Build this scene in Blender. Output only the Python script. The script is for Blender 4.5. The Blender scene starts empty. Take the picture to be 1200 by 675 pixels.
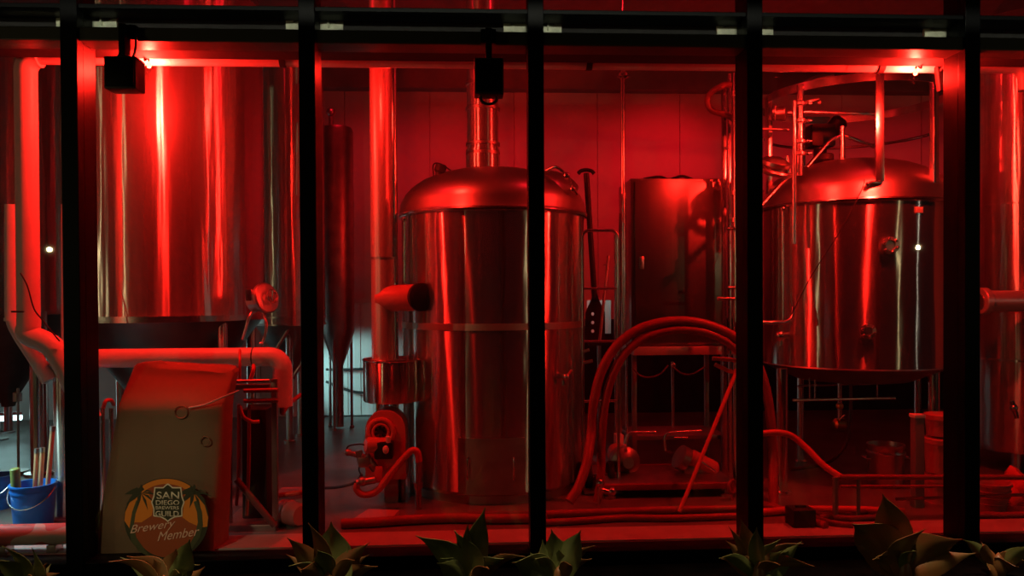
import bpy, bmesh, math, random
from mathutils import Vector, Matrix
random.seed(7)
SC = bpy.context.scene
COL = SC.collection
PI = math.pi

# ------------------------------------------------------------------ camera
F, CX, CY = 900.0, 600.0, 354.0
CAM = Vector((0.0, -5.1, 1.72))
yaw, pitch, roll = math.radians(2.9), math.radians(-0.6), 0.0055
fwd = Vector((math.sin(yaw)*math.cos(pitch), math.cos(yaw)*math.cos(pitch), math.sin(pitch)))
rt = Vector((math.cos(yaw), -math.sin(yaw), 0))
up = rt.cross(fwd)
rt, up = (rt - roll*up).normalized(), (up + roll*rt).normalized()
cam = bpy.data.cameras.new('camera')
camo = bpy.data.objects.new('camera', cam)
COL.objects.link(camo)
camo.matrix_world = Matrix(((rt.x, up.x, -fwd.x, CAM.x), (rt.y, up.y, -fwd.y, CAM.y), (rt.z, up.z, -fwd.z, CAM.z), (0, 0, 0, 1)))
cam.sensor_width = 36
cam.lens = F/1200*36
cam.shift_y = (CY-337.5)/1200
cam.clip_start = 0.05
SC.camera = camo


def P(x, y, Y):
    d = fwd + rt*((x-CX)/F) + up*((CY-y)/F)
    return CAM + d*((Y-CAM.y)/d.y)


def mpp(x, Y):
    """metres per photograph pixel at that place"""
    return (P(x, 345, Y)-CAM).dot(fwd)/F


# ------------------------------------------------------------------ materials
M = {}


def mat(name, color, rough=0.5, metal=0.0, noise=0.0, nscale=6.0, bump=0.0, bscale=30.0, emit=None, estr=0.0,
        stretch=None, spec=0.5):
    m = bpy.data.materials.new(name)
    m.use_nodes = True
    nt = m.node_tree
    b = nt.nodes['Principled BSDF']
    b.inputs['Base Color'].default_value = (*color, 1)
    b.inputs['Roughness'].default_value = rough
    b.inputs['Metallic'].default_value = metal
    b.inputs['Specular IOR Level'].default_value = spec
    tc = nt.nodes.new('ShaderNodeTexCoord')
    mp = nt.nodes.new('ShaderNodeMapping')
    nt.links.new(tc.outputs['Object'], mp.inputs['Vector'])
    if stretch:
        mp.inputs['Scale'].default_value = stretch
    if noise > 0:
        n = nt.nodes.new('ShaderNodeTexNoise')
        n.inputs['Scale'].default_value = nscale
        n.inputs['Detail'].default_value = 5
        nt.links.new(mp.outputs['Vector'], n.inputs['Vector'])
        cr = nt.nodes.new('ShaderNodeValToRGB')
        cr.color_ramp.elements[0].position = 0.3
        cr.color_ramp.elements[1].position = 0.7
        cr.color_ramp.elements[0].color = (*[c*(1-noise) for c in color], 1)
        cr.color_ramp.elements[1].color = (*[min(1, c*(1+noise)) for c in color], 1)
        nt.links.new(n.outputs['Fac'], cr.inputs['Fac'])
        nt.links.new(cr.outputs['Color'], b.inputs['Base Color'])
    if bump > 0:
        n2 = nt.nodes.new('ShaderNodeTexNoise')
        n2.inputs['Scale'].default_value = bscale
        n2.inputs['Detail'].default_value = 3
        nt.links.new(mp.outputs['Vector'], n2.inputs['Vector'])
        bp = nt.nodes.new('ShaderNodeBump')
        bp.inputs['Strength'].default_value = bump
        bp.inputs['Distance'].default_value = 0.02
        nt.links.new(n2.outputs['Fac'], bp.inputs['Height'])
        nt.links.new(bp.outputs['Normal'], b.inputs['Normal'])
    if emit:
        b.inputs['Emission Color'].default_value = (*emit, 1)
        b.inputs['Emission Strength'].default_value = estr
    M[name] = m
    return m


def brushed(name, color=(0.72, 0.68, 0.64), rough=0.22, aniso=.75, dull=.12, wob=0.1, wscale=(3.0, 3.0, 0.45)):
    """stainless sheet polished around the vessel: highlights stretch up and down, sheet slightly wavy"""
    m = mat(name, color, 0.45, .5)
    nt = m.node_tree
    b = nt.nodes['Principled BSDF']
    gl = nt.nodes.new('ShaderNodeBsdfAnisotropic')
    gl.inputs['Color'].default_value = (*color, 1)
    gl.inputs['Roughness'].default_value = rough
    gl.inputs['Anisotropy'].default_value = aniso
    gl.inputs['Rotation'].default_value = ROT
    t = nt.nodes.new('ShaderNodeTangent')
    t.direction_type = 'RADIAL'
    t.axis = 'Z'
    nt.links.new(t.outputs['Tangent'], gl.inputs['Tangent'])
    tc = nt.nodes.new('ShaderNodeTexCoord')
    mp = nt.nodes.new('ShaderNodeMapping')
    mp.inputs['Scale'].default_value = wscale
    nt.links.new(tc.outputs['Object'], mp.inputs['Vector'])
    n = nt.nodes.new('ShaderNodeTexNoise')
    n.inputs['Scale'].default_value = 1.6
    n.inputs['Detail'].default_value = 2.0
    nt.links.new(mp.outputs['Vector'], n.inputs['Vector'])
    bp = nt.nodes.new('ShaderNodeBump')
    bp.inputs['Strength'].default_value = wob
    bp.inputs['Distance'].default_value = 0.08
    nt.links.new(n.outputs['Fac'], bp.inputs['Height'])
    nt.links.new(bp.outputs['Normal'], gl.inputs['Normal'])
    mx = nt.nodes.new('ShaderNodeMixShader')
    mx.inputs['Fac'].default_value = dull
    nt.links.new(gl.outputs[0], mx.inputs[1])
    nt.links.new(b.outputs[0], mx.inputs[2])
    nt.links.new(mx.outputs[0], nt.nodes['Material Output'].inputs['Surface'])
    return m


ROT = 0.0
brushed('tank_steel', rough=.25, aniso=.70, dull=.15, wob=.12, wscale=(5, 5, .35))
brushed('kettle_steel', rough=.22, aniso=.78, dull=.06, wob=.09)
brushed('flue_steel', rough=.25, aniso=.6, dull=.2, wob=.03)
mat('stack_steel', (.72, .58, .54), .36, .55)
mat('band_steel', (.55, .50, .42), .42, .9)
mat('dome_steel', (0.72, 0.68, 0.65), 0.34, 1.0, bump=0.05, bscale=6)
mat('pipe_steel', (0.74, 0.71, 0.68), 0.24, 1.0, bump=0.03, bscale=20)
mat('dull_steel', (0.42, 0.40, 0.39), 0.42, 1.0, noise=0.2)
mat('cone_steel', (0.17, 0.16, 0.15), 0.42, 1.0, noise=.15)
mat('cabinet_steel', (0.40, 0.37, 0.35), 0.30, 1.0, noise=0.12, nscale=2, bump=0.06, bscale=3, stretch=(2, 2, .5))
mat('pvc_jacket', (0.78, 0.74, 0.72), 0.42, noise=0.06, bump=0.06, bscale=12)
mat('frame_black', (0.0018, 0.0018, 0.0026), 0.45, 0.0, bump=0.02, spec=.1)
mat('frame_bronze', (0.060, 0.058, 0.042), 0.42, 0.3, bump=0.02)
mat('black_plastic', (0.012, 0.012, 0.012), 0.5, bump=0.1, bscale=80)
mat('black_rubber', (0.02, 0.018, 0.018), 0.6)
mat('hose_red', (0.30, 0.055, 0.05), 0.42, noise=0.12, nscale=12)
mat('hose_bright', (0.60, 0.10, 0.07), 0.38, noise=0.1)
mat('hose_dark', (0.16, 0.06, 0.06), 0.5, noise=0.2)
mat('plate_zinc', (0.60, 0.63, 0.48), 0.6, 0.0, noise=0.25, nscale=14)
mat('concrete_floor', (0.15, 0.148, 0.14), 0.42, noise=0.22, nscale=2.2, bump=0.08, bscale=14)
mat('lit_floor_pale', (0.42, 0.40, 0.39), 0.5, noise=.1)
mat('wall_paint', (0.50, 0.45, 0.43), 0.7, noise=0.05, nscale=2)
mat('corrugated', (0.62, 0.64, 0.62), 0.5, noise=0.04)
mat('ceiling_paint', (0.20, 0.19, 0.18), 0.8, noise=0.1)
mat('beam_paint', (0.20, 0.18, 0.18), 0.5, noise=0.1)
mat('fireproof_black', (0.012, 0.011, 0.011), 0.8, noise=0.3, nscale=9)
mat('bucket_blue', (0.015, 0.16, 0.62), 0.35, noise=0.05)
mat('wood_handle', (0.50, 0.30, 0.16), 0.5, noise=0.25, nscale=8, stretch=(8, 8, 1))
mat('olive_rubber', (0.22, 0.27, 0.08), 0.5)
mat('cover_cloth', (0.26, 0.19, 0.11), 0.75, noise=0.06, nscale=3, bump=0.15, bscale=5)
mat('burner_paint', (0.62, 0.20, 0.16), 0.4, noise=0.1)
mat('white_plastic', (0.75, 0.73, 0.68), 0.45)
mat('tag_red', (0.75, 0.10, 0.07), 0.45)
mat('brass', (0.72, 0.52, 0.18), 0.3, 1.0)
mat('tub_plastic', (0.45, 0.20, 0.19), 0.45)
mat('blue_cloth', (0.30, 0.26, 0.30), 0.8, bump=0.2)
mat('asphalt', (0.008, 0.008, 0.008), 1.0, spec=0.0, noise=0.3, bump=0.2)
mat('soil', (0.005, 0.004, 0.004), 1.0, spec=0.0, noise=0.4, bump=0.4)
mat('paper', (0.72, 0.72, 0.66), 0.7)
mat('lamp_red_glass', (0.9, 0.1, 0.06), 0.3, emit=(1.0, 0.10, 0.03), estr=30)
mat('tube_cool', (0.8, 1.0, 1.0), 0.3, emit=(0.55, 1.0, 1.0), estr=5)
mat('sparkle_red', (0.8, 0.1, 0.05), 0.3)


def leaf_material(name, c1, c2):
    m = mat(name, c1, 0.42)
    nt = m.node_tree
    b = nt.nodes['Principled BSDF']
    tc = nt.nodes.new('ShaderNodeTexCoord')
    w = nt.nodes.new('ShaderNodeTexNoise')
    w.inputs['Scale'].default_value = 5
    nt.links.new(tc.outputs['Object'], w.inputs['Vector'])
    cr = nt.nodes.new('ShaderNodeValToRGB')
    cr.color_ramp.elements[0].color = (*c1, 1)
    cr.color_ramp.elements[1].color = (*c2, 1)
    cr.color_ramp.elements[0].position = .35
    cr.color_ramp.elements[1].position = .65
    nt.links.new(w.outputs['Fac'], cr.inputs['Fac'])
    nt.links.new(cr.outputs['Color'], b.inputs['Base Color'])


leaf_material('leaf_green', (0.10, 0.13, 0.035), (0.20, 0.22, 0.07))
leaf_material('leaf_bronze', (0.30, 0.095, 0.03), (0.17, 0.12, 0.04))


def glass_material():
    m = bpy.data.materials.new('window_glass')
    m.use_nodes = True
    nt = m.node_tree
    nt.nodes.clear()
    out = nt.nodes.new('ShaderNodeOutputMaterial')
    tr = nt.nodes.new('ShaderNodeBsdfTransparent')
    tr.inputs['Color'].default_value = (0.97, 0.965, 0.965, 1)
    gl = nt.nodes.new('ShaderNodeBsdfGlossy')
    gl.inputs['Roughness'].default_value = 0.012
    lw = nt.nodes.new('ShaderNodeLayerWeight')
    lw.inputs['Blend'].default_value = 0.5
    pw = nt.nodes.new('ShaderNodeMath')
    pw.operation = 'POWER'
    pw.inputs[1].default_value = 5
    nt.links.new(lw.outputs['Facing'], pw.inputs[0])
    ma = nt.nodes.new('ShaderNodeMath')
    ma.operation = 'MULTIPLY_ADD'
    ma.inputs[1].default_value = 0.9
    ma.inputs[2].default_value = 0.045
    nt.links.new(pw.outputs[0], ma.inputs[0])
    mx = nt.nodes.new('ShaderNodeMixShader')
    nt.links.new(ma.outputs[0], mx.inputs['Fac'])
    nt.links.new(tr.outputs[0], mx.inputs[1])
    nt.links.new(gl.outputs[0], mx.inputs[2])
    nt.links.new(mx.outputs[0], out.inputs['Surface'])
    M['glass'] = m


glass_material()


# ------------------------------------------------------------------ mesh collector
class G:
    def __init__(s):
        s.bm = bmesh.new()

    def box(s, c, d, rot=None, bev=0.0):
        m = Matrix.Translation(Vector(c))
        if rot is not None:
            m = m @ rot.to_4x4()
        m = m @ Matrix.Diagonal((*d, 1))
        r = bmesh.ops.create_cube(s.bm, size=1, matrix=m)
        if bev > 0:
            es = set()
            for v in r['verts']:
                es.update(v.link_edges)
            bmesh.ops.bevel(s.bm, geom=list(es), offset=bev, segments=2, affect='EDGES', profile=.6)
        return s

    def span(s, a, b, bev=0.0):
        a, b = Vector(a), Vector(b)
        return s.box((a+b)/2, [abs(x) for x in (b-a)], None, bev)

    def tube(s, pts, r, n=12, closed=False):
        pts = [Vector(p) for p in pts]
        k = len(pts)
        rs = r if isinstance(r, (list, tuple)) else [r]*k
        T = []
        for i in range(k):
            a = pts[(i-1) % k] if (closed or i > 0) else pts[i]
            b = pts[(i+1) % k] if (closed or i < k-1) else pts[i]
            T.append((b-a).normalized())
        ref = Vector((0, 0, 1)) if abs(T[0].z) < .9 else Vector((1, 0, 0))
        nrm = (ref - T[0]*ref.dot(T[0])).normalized()
        rings = []
        for i in range(k):
            nrm = (nrm - T[i]*nrm.dot(T[i])).normalized()
            bi = T[i].cross(nrm)
            rings.append([s.bm.verts.new(pts[i] + (nrm*math.cos(2*PI*j/n) + bi*math.sin(2*PI*j/n))*rs[i]) for j in range(n)])
        for i in range(k if closed else k-1):
            A, B = rings[i], rings[(i+1) % k]
            for j in range(n):
                s.bm.faces.new((A[j], A[(j+1) % n], B[(j+1) % n], B[j]))
        if not closed:
            s.bm.faces.new(list(reversed(rings[0])))
            s.bm.faces.new(rings[-1])
        return s

    def hose(s, pts, r, n=10, sub=8):
        return s.tube(smooth(pts, sub), r, n)

    def lathe(s, prof, c, n=64, axis=None):
        """prof: (radius, height) pairs about an axis through c"""
        c = Vector(c)
        q = Vector((0, 0, 1)).rotation_difference(Vector(axis).normalized()).to_matrix() if axis is not None else Matrix.Identity(3)
        rings = []
        for r, h in prof:
            if r < 1e-5:
                rings.append([s.bm.verts.new(c + q @ Vector((0, 0, h)))])
            else:
                rings.append([s.bm.verts.new(c + q @ Vector((r*math.cos(2*PI*j/n), r*math.sin(2*PI*j/n), h))) for j in range(n)])
        for A, B in zip(rings[:-1], rings[1:]):
            for j in range(n):
                f = [A[j % len(A)], A[(j+1) % len(A)], B[(j+1) % len(B)], B[j % len(B)]]
                u = []
                for v in f:
                    if v not in u:
                        u.append(v)
                if len(u) > 2:
                    try:
                        s.bm.faces.new(u)
                    except ValueError:
                        pass
        if len(rings[0]) > 1:
            s.bm.faces.new(list(reversed(rings[0])))
        if len(rings[-1]) > 1:
            s.bm.faces.new(rings[-1])
        return s

    def cyl(s, a, b, r, n=24, bev=0.0):
        a, b = Vector(a), Vector(b)
        L = (b-a).length
        if bev:
            pr = [(r-bev, 0), (r, bev), (r, L-bev), (r-bev, L)]
        else:
            pr = [(r, 0), (r, L)]
        return s.lathe(pr, a, n, (b-a))

    def torus(s, c, R, r, axis=(0, 0, 1), n=48, m=8):
        c = Vector(c)
        q = Vector((0, 0, 1)).rotation_difference(Vector(axis).normalized()).to_matrix()
        return s.tube([c + q @ Vector((R*math.cos(2*PI*i/n), R*math.sin(2*PI*i/n), 0)) for i in range(n)], r, m, True)

    def band(s, c, R, h, t, n=64):
        """flat hoop, height h, thickness t"""
        c = Vector(c)
        for j in range(n):
            pass
        V = []
        for j in range(n):
            a = 2*PI*j/n
            e = Vector((math.cos(a), math.sin(a), 0))
            V.append([s.bm.verts.new(c+e*(R-t)+Vector((0, 0, -h/2))), s.bm.verts.new(c+e*R+Vector((0, 0, -h/2))),
                      s.bm.verts.new(c+e*R+Vector((0, 0, h/2))), s.bm.verts.new(c+e*(R-t)+Vector((0, 0, h/2)))])
        for j in range(n):
            A, B = V[j], V[(j+1) % n]
            for k in range(4):
                s.bm.faces.new((A[k], B[k], B[(k+1) % 4], A[(k+1) % 4]))
        return s

    def ball(s, c, r, sc=(1, 1, 1), rot=None):
        m = Matrix.Translation(Vector(c))
        if rot is not None:
            m = m @ rot.to_4x4()
        m = m @ Matrix.Diagonal((*sc, 1))
        bmesh.ops.create_uvsphere(s.bm, u_segments=20, v_segments=12, radius=r, matrix=m)
        return s

    def poly(s, pts, thick):
        """closed outline in space, given thickness vector"""
        a = [s.bm.verts.new(Vector(p)) for p in pts]
        b = [s.bm.verts.new(Vector(p)+Vector(thick)) for p in pts]
        s.bm.faces.new(a)
        s.bm.faces.new(list(reversed(b)))
        k = len(a)
        for i in range(k):
            s.bm.faces.new((a[i], b[i], b[(i+1) % k], a[(i+1) % k]))
        return s


def smooth(pts, sub=8):
    pts = [Vector(p) for p in pts]
    if len(pts) < 3:
        return pts
    q = [pts[0]*2-pts[1]] + pts + [pts[-1]*2-pts[-2]]
    out = []
    for i in range(1, len(q)-2):
        a, b, c, d = q[i-1:i+3]
        for k in range(sub):
            t = k/sub
            out.append(.5*((2*b)+(c-a)*t+(2*a-5*b+4*c-d)*t*t+(3*b-a-3*c+d)*t**3))
    out.append(pts[-1])
    return out


def wloc(o):
    v = Vector((0, 0, 0))
    while o is not None:
        v += o.location
        o = o.parent
    return v


def link_mesh(name, g, m, parent, loc=None, flat=False):
    me = bpy.data.meshes.new(name)
    bmesh.ops.remove_doubles(g.bm, verts=g.bm.verts, dist=1e-6)
    bmesh.ops.recalc_face_normals(g.bm, faces=g.bm.faces)
    base = wloc(parent) if parent is not None else Vector((0, 0, 0))
    if loc is None:
        xs = [v.co for v in g.bm.verts]
        lo = Vector([min(v[i] for v in xs) for i in range(3)])
        hi = Vector([max(v[i] for v in xs) for i in range(3)])
        loc = Vector(((lo.x+hi.x)/2, (lo.y+hi.y)/2, lo.z))
    loc = Vector(loc)
    for v in g.bm.verts:
        v.co -= loc
    g.bm.to_mesh(me)
    g.bm.free()
    if not flat:
        for p in me.polygons:
            p.use_smooth = True
        me.set_sharp_from_angle(angle=math.radians(38))
    o = bpy.data.objects.new(name, me)
    COL.objects.link(o)
    o.location = loc - base
    if parent is not None:
        o.parent = parent
    me.materials.append(M[m] if isinstance(m, str) else m)
    return o


def part(name, g, m, parent, label=None, flat=False):
    o = link_mesh(name, g, m, parent, None, flat)
    if label:
        o['label'] = label
    return o


def tag(o, label, cat, group=None):
    o['label'] = label
    o['category'] = cat
    if group:
        o['group'] = group
    return o


def thing(name, label, cat, loc, group=None):
    o = bpy.data.objects.new(name, None)
    o.empty_display_size = .1
    COL.objects.link(o)
    o.location = Vector(loc)
    return tag(o, label, cat, group)


def single(name, g, m, label, cat, group=None):
    return tag(link_mesh(name, g, m, None), label, cat, group)


def struct(name, g, m, parent=None, flat=True):
    o = link_mesh(name, g, m, parent, None, flat)
    o['kind'] = 'structure'
    return o


# ------------------------------------------------------------------ the building
Z_SILL = P(627, 648, -.07).z
Z_HEAD = P(627, 53, -.07).z          # underside of the transom bar
Z_TRAN = P(627, 37.5, -.07).z          # top of the transom bar
Z_UP = P(627, 11, -.07).z            # bottom of the upper panes
WALL_Y = 5.9
XL, XR, ZC = -6.6, 8.6, 5.0
MX = [P(88, 340, 0).x+.02, P(365, 340, 0).x, P(628, 340, 0).x, P(879.5, 340, 0).x, P(1130, 340, 0).x]
MX[0] = P(92, 340, 0).x
EDGE = [MX[0]-1.6] + MX + [MX[4]+1.45]

g = G().span((XL, .0, -.12), (XR, WALL_Y, 0))
struct('floor', g, 'concrete_floor')
struct('ceiling', G().span((XL, 0, ZC), (XR, WALL_Y, ZC+.1)), 'ceiling_paint')
# back wall: flat panels with narrow seams and a corrugated lower left bay
g = G().span((XL, WALL_Y+.02, 0), (XR, WALL_Y+.12, ZC))
x = XL
k = 0
while x < XR:
    g.span((x+.006, WALL_Y, 0), (min(x+1.2, XR)-.006, WALL_Y+.03, ZC), .004)
    x += 1.2
struct('wall_back', g, 'wall_paint')
struct('wall_left', G().span((XL-.1, 0, 0), (XL, WALL_Y, ZC)), 'wall_paint')
struct('wall_right', G().span((XR, 0, 0), (XR+.1, WALL_Y, ZC)), 'wall_paint')
# corrugated white door in the back wall, bottom left
dx0, dx1 = P(378, 400, WALL_Y).x, P(437, 400, WALL_Y).x
dz = P(405, 355, WALL_Y).z
g = G()
k = 0
x = dx0
while x < dx1:
    g.span((x, WALL_Y-.05 - (.012 if k % 2 else 0), .02), (min(x+.09, dx1), WALL_Y-.02, dz), .003)
    x += .09
    k += 1
d = struct('door_1', g, 'corrugated')
g = G()
g.span((dx0-.07, WALL_Y-.07, 0), (dx0, WALL_Y, dz+.07)).span((dx1, WALL_Y-.07, 0), (dx1+.07, WALL_Y, dz+.07)).span((dx0-.07, WALL_Y-.07, dz), (dx1+.07, WALL_Y, dz+.07))
struct('door_frame', g, 'wall_paint', d)
# steel beam along the back wall high up
struct('trim_8', G().span((XL, WALL_Y-.22, P(600, 104, WALL_Y-.2).z), (XR, WALL_Y-.0, P(600, 104, WALL_Y-.2).z+.3)), 'beam_paint')

# added dark panel standing in for shade on the lower right back wall
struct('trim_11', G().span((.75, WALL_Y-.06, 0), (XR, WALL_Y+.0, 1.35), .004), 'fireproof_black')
struct('trim_12', G().span((EDGE[0], .165, 0), (EDGE[-1], .46, .012), .003), 'lit_floor_pale')  # pale strip added where the lamps brighten the floor by the glass
# curtain wall
for i, x in enumerate(MX):
    g = G().span((x-.052, -.09, -.12), (x+.052, -.012, 5.0), .004).span((x-.045, -.02, -.12), (x+.045, .165, 5.0), .003)
    struct('trim_%d' % (i+1), g, 'frame_black')
g = G()
for a, b in zip(EDGE[:-1], EDGE[1:]):
    g.span((a+.05, -.07, Z_HEAD), (b-.05, .12, Z_TRAN), .006)
struct('trim_6', g, 'frame_bronze')
g = G()
for a, b in zip(EDGE[:-1], EDGE[1:]):
    g.span((a+.05, -.07, Z_UP-.028), (b-.05, .12, Z_UP), .004)
struct('trim_14', g, 'frame_black')
g = G()
for a, b in zip(EDGE[:-1], EDGE[1:]):
    g.span((a+.05, -.07, -.13), (b-.05, .12, Z_SILL), .006)
struct('trim_7', g, 'frame_black')
# slab edge beam behind the transoms
BY0, BY1 = .15, .40
struct('trim_9', G().span((XL, BY0, Z_HEAD+.03), (XR, BY1, Z_UP+.06)), 'fireproof_black')
for i, (a, b) in enumerate(zip(EDGE[:-1], EDGE[1:])):
    struct('window_%d' % (i+1), G().span((a+.045, -.006, Z_SILL-.01), (b-.045, .006, Z_HEAD+.01)), 'glass')
    struct('window_%d' % (i+7), G().span((a+.045, -.006, Z_UP-.01), (b-.045, .006, 5.0)), 'glass')
    struct('window_%d' % (i+13), G().span((a+.045, -.006, Z_TRAN-.01), (b-.045, .006, Z_UP-.02)), 'glass')
struct('ground', G().span((-9, -12, -.25), (10, -.0, -.15)), 'asphalt')
# planter strip along the foot of the glass
g = G().span((-4.6, -.95, -.15), (5.2, -.12, -.06), .01)
struct('trim_10', g, 'soil')

# anchor plates on the beam, one behind each mullion
zp0, zp1 = P(627, 37.5, .12).z, P(627, 18, .12).z
anchors = [(66, 137, 'leftmost'), (335, 402, ''), (590, 658, ''), (840, 906, ''), (1083, 1146, '')]
ORD = ['behind the mullion left of the round member sign', 'behind the mullion left of the stack pipe',
       'behind the mullion that crosses the middle tank', 'behind the mullion left of the kettle with the hoop guard',
       'behind the mullion right of the kettle with the hoop guard']
for i, (x0, x1, _) in enumerate(anchors):
    a, b = P(x0, 25, .13), P(x1, 25, .13)
    t = thing('anchor_plate', 'grey steel anchor plate ' + ORD[i], 'anchor plate', ((a.x+b.x)/2, .14, zp0), 'anchor plates on the beam')
    zz = (25-345)*0
    part('plate', G().span((a.x, .125, zp0), (b.x, .15, zp1), .003), 'plate_zinc', t)
    for bx in (a.x+.05, b.x-.05):
        part('bolt', G().lathe([(.012, 0), (.012, .012), (.006, .016)], (bx, .125, (zp0+zp1)/2), 6, (0, -1, 0)), 'dull_steel', t)
    gg = G().poly([(b.x-.10, .125, zp0+.01), (b.x-.10, .125, zp1-.01), (b.x-.10, .04, zp1+.012)], (.012, 0, 0))
    part('gusset', gg, 'plate_zinc', t)

# ------------------------------------------------------------------ overhead pipe, clamps, red lamps
PY = .56
ztop = P(600, 72.5, PY).z
rp = 8.2*mpp(600, PY)
xa, xb = P(30, 72, PY).x, P(1187, 72, PY).x
pts = [(xa, PY, .9)]
drop = P(30, 300, PY).z
t = thing('insulated_pipe', 'long white jacketed pipe running overhead along the whole window front', 'pipe', (xa, PY, ztop))
part('pipe_run', G().tube([(xa+.1, PY, ztop), ((xa+xb)/2, PY, ztop), (xb, PY, ztop)], rp, 20), 'pvc_jacket', t)
arc = [(xa+.1-.1*math.sin(a), PY, ztop-.1+.1*math.cos(a)) for a in [i*PI/2/8 for i in range(9)]]
zA = P(29, 398, PY).z
part('down_pipe', G().tube(arc+[(xa, PY, zA+.1)], rp*1.45, 20), 'pvc_jacket', t)
p0, p1, p2 = Vector((xa, PY, zA+.1)), P(36, 398, PY), P(60, 405, PY)
part('offset_bend', G().hose([p0+Vector((0, 0, .05)), p0, P(34, 392, PY), p2, P(74, 425, PY), P(92, 462, PY), P(106, 492, PY)], rp*1.5, 18), 'pvc_jacket', t)
arc = [(xb+.1*math.sin(a), PY, ztop-.1+.1*math.cos(a)) for a in [i*PI/2/8 for i in range(9)]]
part('end_bend', G().tube(arc+[(xb+.1, PY+.0, ztop-.18)], rp*1.02, 20), 'pvc_jacket', t)
for xx in (200, 520, 760, 990):
    q = P(xx, 72, PY)
    part('jacket_seam', G().cyl((q.x, PY, ztop), (q.x+.012, PY, ztop), rp*1.03, 20), 'pvc_jacket', t)
part('slack_cable', G().hose([P(24, 320, PY-.12), P(32, 335, PY-.14), P(40, 362, PY-.14), P(50, 375, PY-.1), P(56, 383, PY-.1), P(70, 400, PY-.07)], .005), 'black_rubber', t)
CL = ['above the left fermenter', 'above the hand truck', 'above the kettle hoop']
for i, xx in enumerate((332, 690, 1031)):
    q = P(xx, 72, PY)
    t = thing('pipe_clamp', 'dark clamp hanging the overhead pipe from the beam, ' + CL[i], 'pipe clamp', (q.x, PY, ztop), 'overhead pipe clamps')
    part('ring', G().cyl((q.x-.022, PY, ztop), (q.x+.022, PY, ztop), rp*1.12, 20), 'black_rubber', t)
    part('strap', G().poly([(q.x-.06, BY1+.0, ztop+.07), (q.x+.06, BY1, ztop+.07), (q.x+.025, PY-.02, ztop+.03), (q.x-.025, PY-.02, ztop+.03)], (0, 0, .02)), 'black_rubber', t)
    part('rod', G().cyl((q.x, PY, ztop+rp), (q.x, PY, ztop+.3), .012), 'black_rubber', t)

LAMPS = [(172, 54, 190, .455, 'over the left fermenter', 0), (446, 56, 34, .74, 'over the stack pipe', 1), (934, 60, 34, .74, 'over the kettle valves', 1), (1076, 60, 170, .455, 'at the right end of the kettle hoop', 0)]
for i, (x, y, w, ly, lab, arm) in enumerate(LAMPS):
    q = P(x, y, .42)
    zb = Z_HEAD+.03
    zl = ztop-.085 if not arm else ztop+.02
    t = thing('red_lamp', 'small red lamp under the dark beam, ' + lab, 'lamp', (q.x, ly, zb), 'red lamps under the beam')
    if arm:
        part('arm', G().hose([(q.x, BY1, zb+.13), (q.x, .55, zb+.13), (q.x, ly, zb+.11), (q.x, ly, zl+.03)], .008), 'black_plastic', t)
    else:
        part('arm', G().hose([(q.x, .38, zb+.005), (q.x, .385, zb-.02), (q.x, ly-.02, zl+.05), (q.x, ly, zl+.025)], .006), 'black_plastic', t)
    part('bulb', G().lathe([(.008, .03), (.014, .015), (.016, 0), (.011, -.012), (0, -.016)], (q.x, ly, zl), 20), 'lamp_red_glass', t)
    L = bpy.data.lights.new('red_lamp_light', 'POINT')
    L.energy = w
    L.color = (1.0, 0.014, 0.008)
    L.shadow_soft_size = .03
    lo = bpy.data.objects.new('red_lamp_light', L)
    COL.objects.link(lo)
    lo.location = (q.x, ly+.005, zl-.035)

q = P(1102, 92, .5)
t = thing('junction_box', 'small black box hanging under the beam at the right end of the kettle hoop', 'box', (q.x, .5, q.z-.1))
part('case', G().box(q, (.055, .05, .19), Matrix.Rotation(-.12, 3, 'Y'), .008), 'black_plastic', t)
part('hanger', G().cyl((q.x-.01, .5, q.z+.05), (q.x-.01, .40, Z_HEAD+.05), .012), 'black_plastic', t)

# ------------------------------------------------------------------ vessels


def lathe_at(prof, c, n=80):
    return G().lathe(prof, (c[0], c[1], 0), n)


def pipe_leg(g, x, y, z0, z1, r):
    g.cyl((x, y, z0+.02), (x, y, z1), r, 24)
    g.lathe([(r*1.7, 0), (r*1.7, .02), (r, .03)], (x, y, z0), 24)
    return g


# --- big fermenter behind the second pane
fx, fY = P(197, 345, 1.95), 1.95
R = 108*mpp(197, 1.95)
z1 = P(197, 376, fY-R).z
t = thing('fermenter', 'tall polished fermenter with the brightest red streak, behind the draped cover', 'tank', (fx.x, fY, 0))
part('shell', lathe_at([(R, z1), (R, 4.3)], (fx.x, fY)), 'tank_steel', t)
part('top_head', lathe_at([(R, 4.3), (R*.93, 4.45), (R*.6, 4.6), (0, 4.66)], (fx.x, fY)), 'dome_steel', t)
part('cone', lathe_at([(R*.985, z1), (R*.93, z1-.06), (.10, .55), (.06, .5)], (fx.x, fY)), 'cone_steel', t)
part('rim_band', G().band((fx.x, fY, z1+.01), R+.012, .05, .03, 80), 'pipe_steel', t)
for a in (35, 145, 215, 325):
    part('leg', pipe_leg(G(), fx.x+R*.9*math.cos(math.radians(a)), fY+R*.9*math.sin(math.radians(a)), 0, z1+.0, .045), 'pipe_steel', t)
part('outlet_valve', G().cyl((fx.x, fY, .5), (fx.x, fY, .32), .06).cyl((fx.x-.1, fY, .38), (fx.x+.18, fY, .38), .035), 'pipe_steel', t)
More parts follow.
